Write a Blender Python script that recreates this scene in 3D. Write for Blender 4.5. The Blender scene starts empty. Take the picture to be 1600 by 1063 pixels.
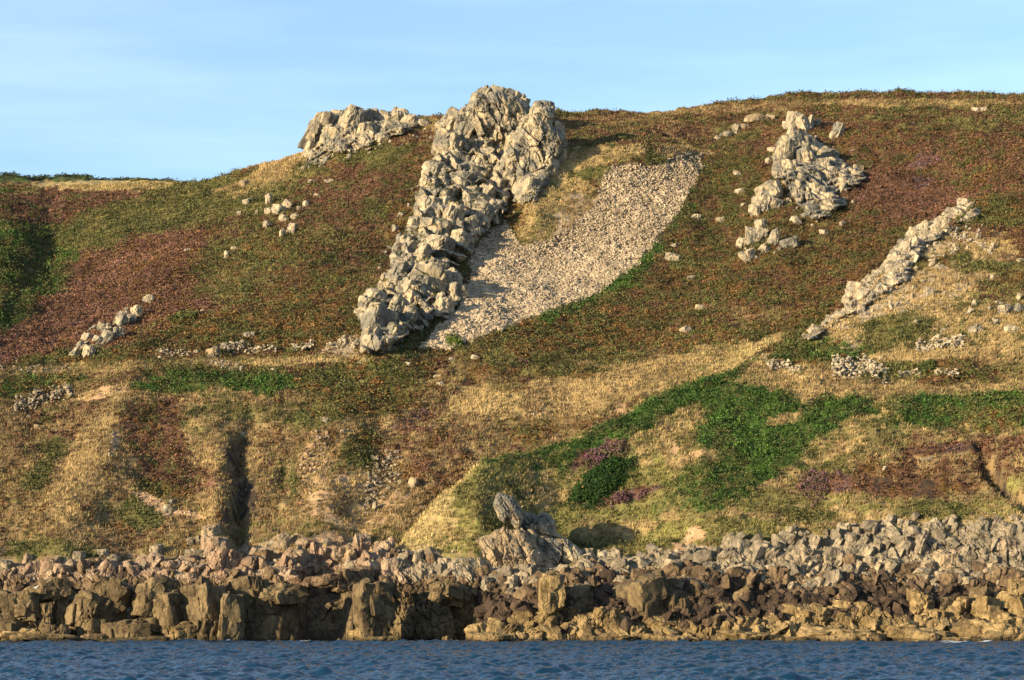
import bpy, bmesh, math, random
import numpy as np
from mathutils import Vector

# ------------------------------------------------------------------ scene, camera, sky, sun
scn = bpy.context.scene
COL = scn.collection
F = 3750.0          # focal length expressed in photo pixels (photo is 1600 wide)
HZ = 958.0          # photo row of the eye-level horizon
CAMZ = 3.0          # eye height on the boat

cam_d = bpy.data.cameras.new("camera")
cam = bpy.data.objects.new("camera", cam_d); COL.objects.link(cam)
cam.location = (0, 0, CAMZ); cam.rotation_euler = (math.radians(90), 0, 0)
cam_d.sensor_width = 36; cam_d.lens = F / 1600 * 36
cam_d.shift_y = (HZ - 531.5) / 1600
cam_d.clip_start = 1; cam_d.clip_end = 8000
scn.camera = cam

SUN_EL, SUN_AZ = math.radians(11), math.atan2(-0.82, -0.57)     # azimuth measured from +Y towards +X
to_sun = Vector((math.sin(SUN_AZ) * math.cos(SUN_EL), math.cos(SUN_AZ) * math.cos(SUN_EL), math.sin(SUN_EL)))
sd = bpy.data.lights.new("sun", 'SUN'); sd.energy = 5.0; sd.angle = math.radians(0.5); sd.color = (1.0, 0.80, 0.50)
so = bpy.data.objects.new("sun", sd); COL.objects.link(so)
so.rotation_euler = to_sun.to_track_quat('Z', 'Y').to_euler(); so.location = (-200, -100, 150)

w = bpy.data.worlds.new("World"); scn.world = w; w.use_nodes = True
nt = w.node_tree; nt.nodes.clear()
N = nt.nodes.new; L = nt.links.new
sky = N('ShaderNodeTexSky'); sky.sky_type = 'NISHITA'; sky.sun_disc = False
sky.sun_elevation = SUN_EL; sky.sun_rotation = SUN_AZ % (2 * math.pi)
sky.air_density = 1.0; sky.dust_density = 0.4; sky.ozone_density = 3.2
tc = N('ShaderNodeTexCoord'); mp = N('ShaderNodeMapping')
mp.inputs['Scale'].default_value = (2.2, 2.2, 16); mp.inputs['Rotation'].default_value = (0, 0.10, 0.3)
cn = N('ShaderNodeTexNoise'); cn.inputs['Scale'].default_value = 2.0; cn.inputs['Detail'].default_value = 7; cn.inputs['Roughness'].default_value = 0.55
cr = N('ShaderNodeMapRange'); cr.inputs[1].default_value = 0.38; cr.inputs[2].default_value = 0.80; cr.inputs[3].default_value = 0.08; cr.inputs[4].default_value = 0.24
mx = N('ShaderNodeMix'); mx.data_type = 'RGBA'; mx.inputs[7].default_value = (6.6, 7.6, 8.6, 1)
bg = N('ShaderNodeBackground'); bg.inputs[1].default_value = 0.10
out = N('ShaderNodeOutputWorld')
L(tc.outputs['Generated'], mp.inputs[0]); L(mp.outputs[0], cn.inputs[0]); L(cn.outputs[0], cr.inputs[0])
L(cr.outputs[0], mx.inputs[0]); L(sky.outputs[0], mx.inputs[6]); L(mx.outputs[2], bg.inputs[0]); L(bg.outputs[0], out.inputs[0])

scn.view_settings.view_transform = 'Standard'; scn.view_settings.look = 'None'
scn.view_settings.exposure = 1.38; scn.view_settings.gamma = 1.0
scn.render.engine = 'CYCLES'
scn.cycles.max_bounces = 5; scn.cycles.diffuse_bounces = 2; scn.cycles.glossy_bounces = 2

# ------------------------------------------------------------------ numpy helpers
rng = np.random.default_rng(7)
def _hash(ix, iy, iz, seed):
    h = (ix.astype(np.int64) * 374761393 + iy.astype(np.int64) * 668265263 + iz.astype(np.int64) * 2147483647 + seed * 1274126177) & 0xFFFFFFFF
    h = ((h ^ (h >> 13)) * 1274126177) & 0xFFFFFFFF
    h = ((h ^ (h >> 16)) * 2246822519) & 0xFFFFFFFF
    return ((h ^ (h >> 15)) & 0xFFFFFF) / float(0xFFFFFF)
def noise3(x, y, z, seed=0):
    xi, yi, zi = np.floor(x), np.floor(y), np.floor(z)
    fx, fy, fz = x - xi, y - yi, z - zi
    u, v, t = fx * fx * (3 - 2 * fx), fy * fy * (3 - 2 * fy), fz * fz * (3 - 2 * fz)
    r = 0
    for dx in (0, 1):
        wx = u if dx else 1 - u
        for dy in (0, 1):
            wy = v if dy else 1 - v
            for dz in (0, 1):
                r = r + wx * wy * (t if dz else 1 - t) * _hash(xi + dx, yi + dy, zi + dz, seed)
    return r * 2 - 1
def noise2(x, y, seed=0):
    xi, yi = np.floor(x), np.floor(y)
    fx, fy = x - xi, y - yi
    u, v = fx * fx * (3 - 2 * fx), fy * fy * (3 - 2 * fy)
    z = np.zeros_like(xi)
    return ((_hash(xi, yi, z, seed) * (1 - u) + _hash(xi + 1, yi, z, seed) * u) * (1 - v) +
            (_hash(xi, yi + 1, z, seed) * (1 - u) + _hash(xi + 1, yi + 1, z, seed) * u) * v) * 2 - 1
def fbm2(x, y, seed=0, octv=4, gain=0.5):
    a, s, r = 1.0, 0.0, 0
    for o in range(octv):
        c, sn = math.cos(o * 1.1), math.sin(o * 1.1)
        r = r + a * noise2((x * c - y * sn) * 2 ** o + 17 * o, (x * sn + y * c) * 2 ** o + 5 * o, seed + o); s += a; a *= gain
    return r / s * 1.6
def fbm3(x, y, z, seed=0, octv=4, gain=0.5):
    a, s, r = 1.0, 0.0, 0
    for o in range(octv):
        r = r + a * noise3(x * 2 ** o + 3.7 * o, y * 2 ** o, z * 2 ** o, seed + o); s += a; a *= gain
    return r / s * 1.6
def worley(P, seed):
    """F1, F2 and a random number of the nearest cell."""
    I = np.floor(P); f1 = np.full(len(P), 9.0); f2 = f1.copy(); cid = np.zeros(len(P))
    for dx in (-1, 0, 1):
        for dy in (-1, 0, 1):
            for dz in (-1, 0, 1):
                a, b, c = I[:, 0] + dx, I[:, 1] + dy, I[:, 2] + dz
                q = np.stack([a + _hash(a, b, c, seed), b + _hash(a, b, c, seed + 1), c + _hash(a, b, c, seed + 2)], 1)
                d = np.sqrt(((q - P) ** 2).sum(1)); n = d < f1
                f2 = np.where(n, f1, np.minimum(f2, d)); cid = np.where(n, _hash(a, b, c, seed + 3), cid); f1 = np.where(n, d, f1)
    return f1, f2, cid
def sstep(a, b, x):
    t = np.clip((x - a) / (b - a), 0, 1); return t * t * (3 - 2 * t)

def mesh_obj(name, V, Fc, mat, col=None, parent=None, smooth=False, loc=None, extra=None):
    """V (n,3) world vertices, Fc (m,k) faces -> one mesh object whose origin is at loc."""
    V = np.asarray(V, np.float32); k = Fc.shape[1]; m = len(Fc)
    if loc is not None: V = V - np.asarray(loc, np.float32)
    me = bpy.data.meshes.new(name)
    me.vertices.add(len(V)); me.vertices.foreach_set('co', V.ravel())
    me.loops.add(m * k); me.loops.foreach_set('vertex_index', np.ascontiguousarray(Fc, np.int32).ravel())
    me.polygons.add(m); me.polygons.foreach_set('loop_start', np.arange(0, m * k, k, dtype=np.int32))
    me.polygons.foreach_set('use_smooth', np.full(m, smooth, bool))
    if col is not None:
        at = me.color_attributes.new('Col', 'FLOAT_COLOR', 'POINT')
        at.data.foreach_set('color', np.concatenate([col, np.ones((len(V), 1))], 1).astype(np.float32).ravel())
    if extra is not None:
        at = me.attributes.new('Foam', 'FLOAT', 'POINT'); at.data.foreach_set('value', extra.astype(np.float32).ravel())
    me.update(calc_edges=True); me.materials.append(mat)
    o = bpy.data.objects.new(name, me); COL.objects.link(o)
    if parent is not None:
        o.parent = parent
        if loc is not None: o.location = Vector(loc) - parent.location
        else: o.location = -parent.location
    elif loc is not None: o.location = loc
    return o
def tag(o, label=None, cat=None, group=None, kind=None):
    if label: o['label'] = label
    if cat: o['category'] = cat
    if group: o['group'] = group
    if kind: o['kind'] = kind
    return o
def empty(name, loc):
    o = bpy.data.objects.new(name, None); COL.objects.link(o); o.location = loc; o.empty_display_size = 0.5; return o

# ------------------------------------------------------------------ materials
def mat_attr(name, rough=0.9, var=0.35, vscale=3.0, bump=0.0, bscale=6.0, spec=0.2, vein=0.0):
    m = bpy.data.materials.new(name); m.use_nodes = True; t = m.node_tree; b = t.nodes['Principled BSDF']
    n = t.nodes.new; l = t.links.new
    a = n('ShaderNodeAttribute'); a.attribute_name = 'Col'
    g = n('ShaderNodeNewGeometry')
    no = n('ShaderNodeTexNoise'); no.inputs['Scale'].default_value = vscale; no.inputs['Detail'].default_value = 6; no.inputs['Roughness'].default_value = 0.65
    l(g.outputs['Position'], no.inputs[0])
    r = n('ShaderNodeMapRange'); r.inputs[1].default_value = 0.3; r.inputs[2].default_value = 0.7; r.inputs[3].default_value = 1 - var; r.inputs[4].default_value = 1 + var
    l(no.outputs[0], r.inputs[0])
    v = n('ShaderNodeVectorMath'); v.operation = 'SCALE'; l(a.outputs['Color'], v.inputs[0]); l(r.outputs[0], v.inputs['Scale'])
    src = v.outputs[0]
    if vein:
        vo = n('ShaderNodeTexVoronoi'); vo.feature = 'DISTANCE_TO_EDGE'; vo.inputs['Scale'].default_value = vein
        mpv = n('ShaderNodeMapping'); mpv.inputs['Scale'].default_value = (1, 0.7, 0.45); mpv.inputs['Rotation'].default_value = (0.3, 0.55, 0.2)
        wn = n('ShaderNodeTexNoise'); wn.inputs['Scale'].default_value = 1.5; wn.inputs['Detail'].default_value = 3
        l(g.outputs['Position'], wn.inputs[0])
        add = n('ShaderNodeVectorMath'); add.operation = 'ADD'; l(g.outputs['Position'], add.inputs[0]); l(wn.outputs[1], add.inputs[1])
        l(add.outputs[0], mpv.inputs[0]); l(mpv.outputs[0], vo.inputs[0])
        vr = n('ShaderNodeMapRange'); vr.inputs[1].default_value = 0.0; vr.inputs[2].default_value = 0.05; vr.inputs[3].default_value = 0.0; vr.inputs[4].default_value = 1.0
        l(vo.outputs[0], vr.inputs[0])
        bp2 = n('ShaderNodeBump'); bp2.inputs['Strength'].default_value = 0.9; bp2.inputs['Distance'].default_value = 0.10; l(vr.outputs[0], bp2.inputs['Height'])
    l(src, b.inputs['Base Color'])
    b.inputs['Roughness'].default_value = rough; b.inputs['Specular IOR Level'].default_value = spec
    if bump:
        n2 = n('ShaderNodeTexNoise'); n2.inputs['Scale'].default_value = bscale; n2.inputs['Detail'].default_value = 8; n2.inputs['Roughness'].default_value = 0.7
        l(g.outputs['Position'], n2.inputs[0])
        bp = n('ShaderNodeBump'); bp.inputs['Strength'].default_value = 1.0; bp.inputs['Distance'].default_value = bump; l(n2.outputs[0], bp.inputs['Height'])
        if vein: l(bp2.outputs[0], bp.inputs['Normal'])
        l(bp.outputs[0], b.inputs['Normal'])
    return m
M_GROUND = mat_attr('turf', var=0.30, vscale=4, bump=0.12, bscale=3)
M_ROCK = mat_attr('rock', var=0.35, vscale=1.6, bump=0.16, bscale=2.2, vein=0.9)
M_STONE = mat_attr('stone', var=0.25, vscale=3.0, bump=0.04, bscale=5)
M_LEAF = mat_attr('foliage', var=0.2, vscale=2.0, rough=0.75, spec=0.25)
M_GRASS = mat_attr('grass', var=0.2, vscale=2.0, rough=0.8, spec=0.2)

# ------------------------------------------------------------------ terrain: depth of each contour as read off the photo, turned into a height field
LV = np.array([1003, 958, 905, 875, 750, 650, 600, 560, 500, 400, 300, 230, 215, 200], float)
SH = [248, 253, 259, 263]
TAB = {  # photo column: depths (m) at LV[4:], then (skyline row, depth)
 -400: ([277, 290, 297, 306, 321, 350, 396, 440, 445, 450], (280, 425)),
    0: ([278, 291, 298, 307, 325, 356, 402, 440, 445, 450], (277, 425)),
   80: ([278, 292, 299, 310, 331, 372, 410, 440, 445, 450], (278, 430)),
  200: ([278, 291, 298, 308, 326, 360, 402, 440, 445, 450], (282, 425)),
  300: ([278, 290, 297, 308, 322, 352, 392, 440, 445, 450], (284, 408)),
  400: ([278, 291, 297, 307, 320, 347, 380, 420, 425, 430], (256, 396)),
  480: ([278, 291, 298, 306, 318, 343, 373, 395, 396, 397], (236, 396)),
  530: ([278, 291, 298, 305, 317, 342, 369, 388, 391, 394], (190, 397)),
  600: ([279, 291, 298, 305, 317, 342, 366, 383, 387, 390], (182, 396)),
  700: ([279, 292, 299, 306, 318, 343, 366, 382, 385, 388], (180, 394)),
  800: ([280, 293, 300, 307, 321, 349, 370, 384, 387, 390], (176, 396)),
  880: ([280, 293, 300, 308, 324, 350, 366, 373, 381, 386], (171, 403)),
 1000: ([279, 292, 299, 308, 325, 350, 367, 374, 383, 389], (170, 410)),
 1100: ([278, 290, 297, 307, 323, 350, 371, 383, 391, 396], (163, 410)),
 1250: ([276, 288, 296, 305, 318, 344, 367, 383, 387, 391], (149, 408)),
 1400: ([275, 288, 295, 304, 316, 340, 364, 380, 384, 388], (145, 406)),
 1600: ([270, 282, 290, 297, 310, 334, 360, 378, 382, 386], (144, 405)),
 2000: ([262, 274, 282, 290, 303, 326, 350, 370, 374, 378], (150, 405))}
SPUR = {  # the right-hand spur in front of the hillside: (row, depth) from shore up to its crest
  560: [(905, 255), (880, 258)],
  620: [(905, 256), (862, 262)],
  680: [(905, 256), (870, 259), (785, 266.5)],
  745: [(905, 256), (870, 258), (790, 263.5), (718, 271)],
  800: [(905, 256), (870, 261), (790, 267), (706, 275)],
  870: [(905, 256), (875, 262), (850, 267), (780, 272), (692, 279)],
 1000: [(905, 256), (872, 262), (850, 267.5), (780, 272), (700, 278), (634, 286)],
 1100: [(905, 256), (860, 260), (850, 262), (780, 267), (700, 276), (592, 292)],
 1180: [(905, 256), (855, 260), (780, 267), (700, 276), (620, 287), (560, 298)],
 1260: [(905, 256), (850, 261), (780, 267), (700, 275), (620, 286), (600, 290), (560, 297), (525, 306)],
 1330: [(905, 256), (840, 261), (780, 266), (700, 274), (640, 282), (615, 287), (600, 291), (520, 304), (478, 313)],
 1400: [(905, 256), (830, 260), (780, 265), (700, 274), (640, 281), (615, 287), (600, 291), (520, 303), (403, 328)],
 1530: [(905, 256), (820, 260), (780, 264), (700, 272), (640, 280), (615, 286), (600, 290), (520, 302), (400, 327), (315, 350)],
 1600: [(905, 256), (815, 259), (780, 263), (700, 271), (640, 279), (615, 285), (600, 289), (520, 301), (400, 326), (300, 355)],
 2000: [(905, 254), (815, 257), (780, 260), (700, 267), (640, 275), (600, 281), (520, 294), (400, 320), (300, 345)]}
def polyoff(px, py, pts, width, amp, taper=25):
    """smooth bump of amplitude amp round a polyline in photo coordinates"""
    best = np.full(px.shape, 1e9)
    for (x0, y0), (x1, y1) in zip(pts[:-1], pts[1:]):
        dx, dy = x1 - x0, y1 - y0; t = np.clip(((px - x0) * dx + (py - y0) * dy) / (dx * dx + dy * dy), 0, 1)
        best = np.minimum(best, np.hypot(px - x0 - t * dx, (py - y0 - t * dy)))
    return amp * np.exp(-(best / width) ** 2)
rowf = np.arange(1003, 120, -3.0)                                  # fine rows of the table
pxc = np.array(sorted(TAB)); colf = np.arange(-400, 2001, 4.0)
D = np.zeros((len(colf), len(rowf)))
def colprof(p):
    lv, dp = list(LV), SH + TAB[p][0]; sr, sy_d = TAB[p][1]
    q = [(a, b) for a, b in zip(lv, dp) if a > sr + 12 and b < sy_d - 2] + [(sr, sy_d)]
    q.append((100, sy_d + (sr - 100) * 0.35))
    return np.interp(-rowf, [-a for a, b in q], [b for a, b in q])
Tm = np.array([colprof(p) for p in pxc])
for j in range(len(rowf)): D[:, j] = np.interp(colf, pxc, Tm[:, j])
k = np.exp(-np.linspace(-2, 2, 13) ** 2); k /= k.sum()
D = np.array([np.convolve(np.pad(D[:, j], 6, 'edge'), k, 'valid') for j in range(len(rowf))]).T
PX, PY = np.meshgrid(colf, rowf, indexing='ij')
low = sstep(890, 860, PY)
D += low * polyoff(PX, PY, [(600, 545), (640, 430), (700, 300), (770, 190), (800, 140)], 42, -1.6)
D += low * polyoff(PX, PY, [(835, 330), (850, 240), (850, 170)], 26, -3.5)
D += low * polyoff(PX, PY, [(1205, 390), (1230, 280), (1260, 190)], 40, -2.5)
D += low * polyoff(PX, PY, [(790, 345), (730, 430), (665, 520)], 22, 2.0)          # hollow beside the crag
D += low * polyoff(PX, PY, [(195, 590), (165, 700), (90, 860)], 45, -2.6)          # left nose
D += low * polyoff(PX, PY, [(330, 600), (345, 720), (350, 830)], 30, -1.2)
D += low * polyoff(PX, PY, [(378, 690), (370, 730), (380, 770), (366, 820), (388, 880)], 9, 2.2) * (0.7 + 0.7 * fbm2(PX / 10, PY / 10, 73, 2))
D += low * polyoff(PX, PY, [(372, 810), (378, 875)], 17, 3.4) * (0.75 + 0.45 * fbm2(PX / 14, PY / 14, 71, 2))
D += low * polyoff(PX, PY, [(338, 690), (340, 760), (338, 850)], 17, -1.6)          # dark gully
D += low * polyoff(PX, PY, [(388, 665), (372, 700), (376, 735)], 13, 1.5)
D += low * polyoff(PX, PY, [(443, 735), (440, 760)], 9, 2.0)
D += low * polyoff(PX, PY, [(255, 775), (200, 740)], 10, 1.0)
D += low * polyoff(PX, PY, [(30, 480), (60, 420), (125, 335)], 9, -1.5)             # path rib on the far left
D += low * polyoff(PX, PY, [(10, 500), (50, 430), (115, 340)], 12, 2.5)
D += low * polyoff(PX, PY, [(640, 655), (690, 640), (740, 600)], 20, 1.2)
D += low * polyoff(PX, PY, [(520, 640), (510, 740), (480, 850)], 40, -1.5)
D += low * polyoff(PX, PY, [(600, 620), (600, 740), (560, 850)], 30, 1.2)
sh = sstep(905, 925, PY)
D += sh * (sstep(464, 472, PX) * sstep(552, 540, PX)) * 8.0 + sh * (sstep(552, 560, PX) * sstep(750, 742, PX)) * 9.0
D += sh * sstep(474, 460, PX) * 3.6
D = np.maximum.accumulate(D + np.arange(len(rowf)) * 0.02, axis=1)
skypx = np.array([TAB[p][1][0] for p in pxc], float)

NX = np.concatenate([np.linspace(-9000, -420, 60), np.arange(-400, 2001, 2.0), np.linspace(2020, 10600, 60)])
NY = np.concatenate([np.linspace(225, 246, 12), np.arange(246.5, 440, 0.22), np.geomspace(441, 2500, 70)])
def backz(px):
    q = np.clip(px, -400, 2000); i = int((q + 400) // 4); i = min(i, len(colf) - 2); f = (q - colf[i]) / 4
    d = D[i] * (1 - f) + D[i + 1] * f
    st = np.interp(q, pxc, skypx)
    ok = rowf > st
    y = d[ok]; z = CAMZ + (HZ - rowf[ok]) / F * y
    ys, zs = y[-1], z[-1]
    y = np.concatenate([[225], y, [ys + 4, ys + 14, ys + 60, 700, 2500]])
    z = np.concatenate([[-9], z, [zs + 0.55, zs + 1.0, zs + 2.5, zs + 6, zs + 2]])
    return np.interp(NY, y, z)
spx = np.array(sorted(SPUR))
def spurz(px):
    q = np.clip(px, 560, 2000); i = min(np.searchsorted(spx, q, 'right') - 1, len(spx) - 2)
    f = (q - spx[i]) / (spx[i + 1] - spx[i]); out = []
    for p in (spx[i], spx[i + 1]):
        a = np.array(SPUR[int(p)], float); t = (a[:, 0] - a[0, 0]) / (a[-1, 0] - a[0, 0])
        tt = np.linspace(0, 1, 40); out.append((np.interp(tt, t, a[:, 0]), np.interp(tt, t, a[:, 1])))
    r = out[0][0] * (1 - f) + out[1][0] * f; y = out[0][1] * (1 - f) + out[1][1] * f
    z = CAMZ + (HZ - r) / F * y; yc, zc = y[-1], z[-1]
    y = np.concatenate([[240 + 14.8 * float(sstep(762, 748, np.float64(q)))], y, [yc + 1.2, yc + 4, yc + 14, yc + 400]]); z = np.concatenate([[-6], z, [zc - 0.1, zc - 1.6, zc - 9, zc - 60]])
    s = np.interp(NY, y, z)
    return s - (60 if px < 562 else 0)
Zb = np.array([backz(p) for p in NX]); Zp = np.array([spurz(p) for p in NX]); Z = np.maximum(Zb, Zp); SPM = Zp > Zb - 0.3
kk = np.array([1, 2, 3, 2, 1.0]); kk /= kk.sum()
Zs = np.apply_along_axis(lambda a: np.convolve(np.pad(a, 2, 'edge'), kk, 'valid'), 0, Z); Zs = np.apply_along_axis(lambda a: np.convolve(np.pad(a, 2, 'edge'), kk, 'valid'), 1, Zs)
Z = Zs
GX, GY = np.meshgrid(NX, NY, indexing='ij')
WX = (GX - 800) / F * GY
R0 = HZ - (Z - CAMZ) / GY * F; Z -= SPM * (polyoff(GX, R0, [(1542, 730), (1565, 760), (1610, 792)], 11, 2.6) + polyoff(GX, R0, [(1530, 700), (1542, 730)], 8, 0.8))
amp = sstep(255, 268, GY)
near = sstep(470, 440, GY)
Z += amp * (0.75 * fbm2(WX / 15, GY / 15, 3, 3) + near * ((0.30 + 0.16 * sstep(300, 285, GY)) * fbm2(WX / 3.5, GY / 3.5, 9, 3) + 0.16 * fbm2(WX / 0.9, GY / 0.9, 15, 2)))
Z += (1 - amp) * 0.5 * fbm2(WX / 2.0, GY / 2.0, 23, 4) * sstep(236, 248, GY)
def gz(px, Y):
    """ground height under photo column px at depth Y"""
    px = np.asarray(px, float); Y = np.asarray(Y, float)
    fi = np.clip(np.interp(px, NX, np.arange(len(NX))), 0, len(NX) - 1.001); fj = np.clip(np.interp(Y, NY, np.arange(len(NY))), 0, len(NY) - 1.001)
    i = fi.astype(int); j = fj.astype(int); a = fi - i; b = fj - j
    return (Z[i, j] * (1 - a) + Z[i + 1, j] * a) * (1 - b) + (Z[i, j + 1] * (1 - a) + Z[i + 1, j + 1] * a) * b
ROW = HZ - (Z - CAMZ) / GY * F                       # photo row of every terrain vertex
def hit(px, py):
    """first ground depth seen at photo position (px, py)"""
    ys = np.arange(248, 445, 0.25); r = HZ - (gz(np.full(len(ys), px), ys) - CAMZ) / ys * F
    n = np.nonzero(r <= py)[0]
    if len(n) == 0: return float(ys[np.argmin(r)])
    return float(ys[n[0]])

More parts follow.
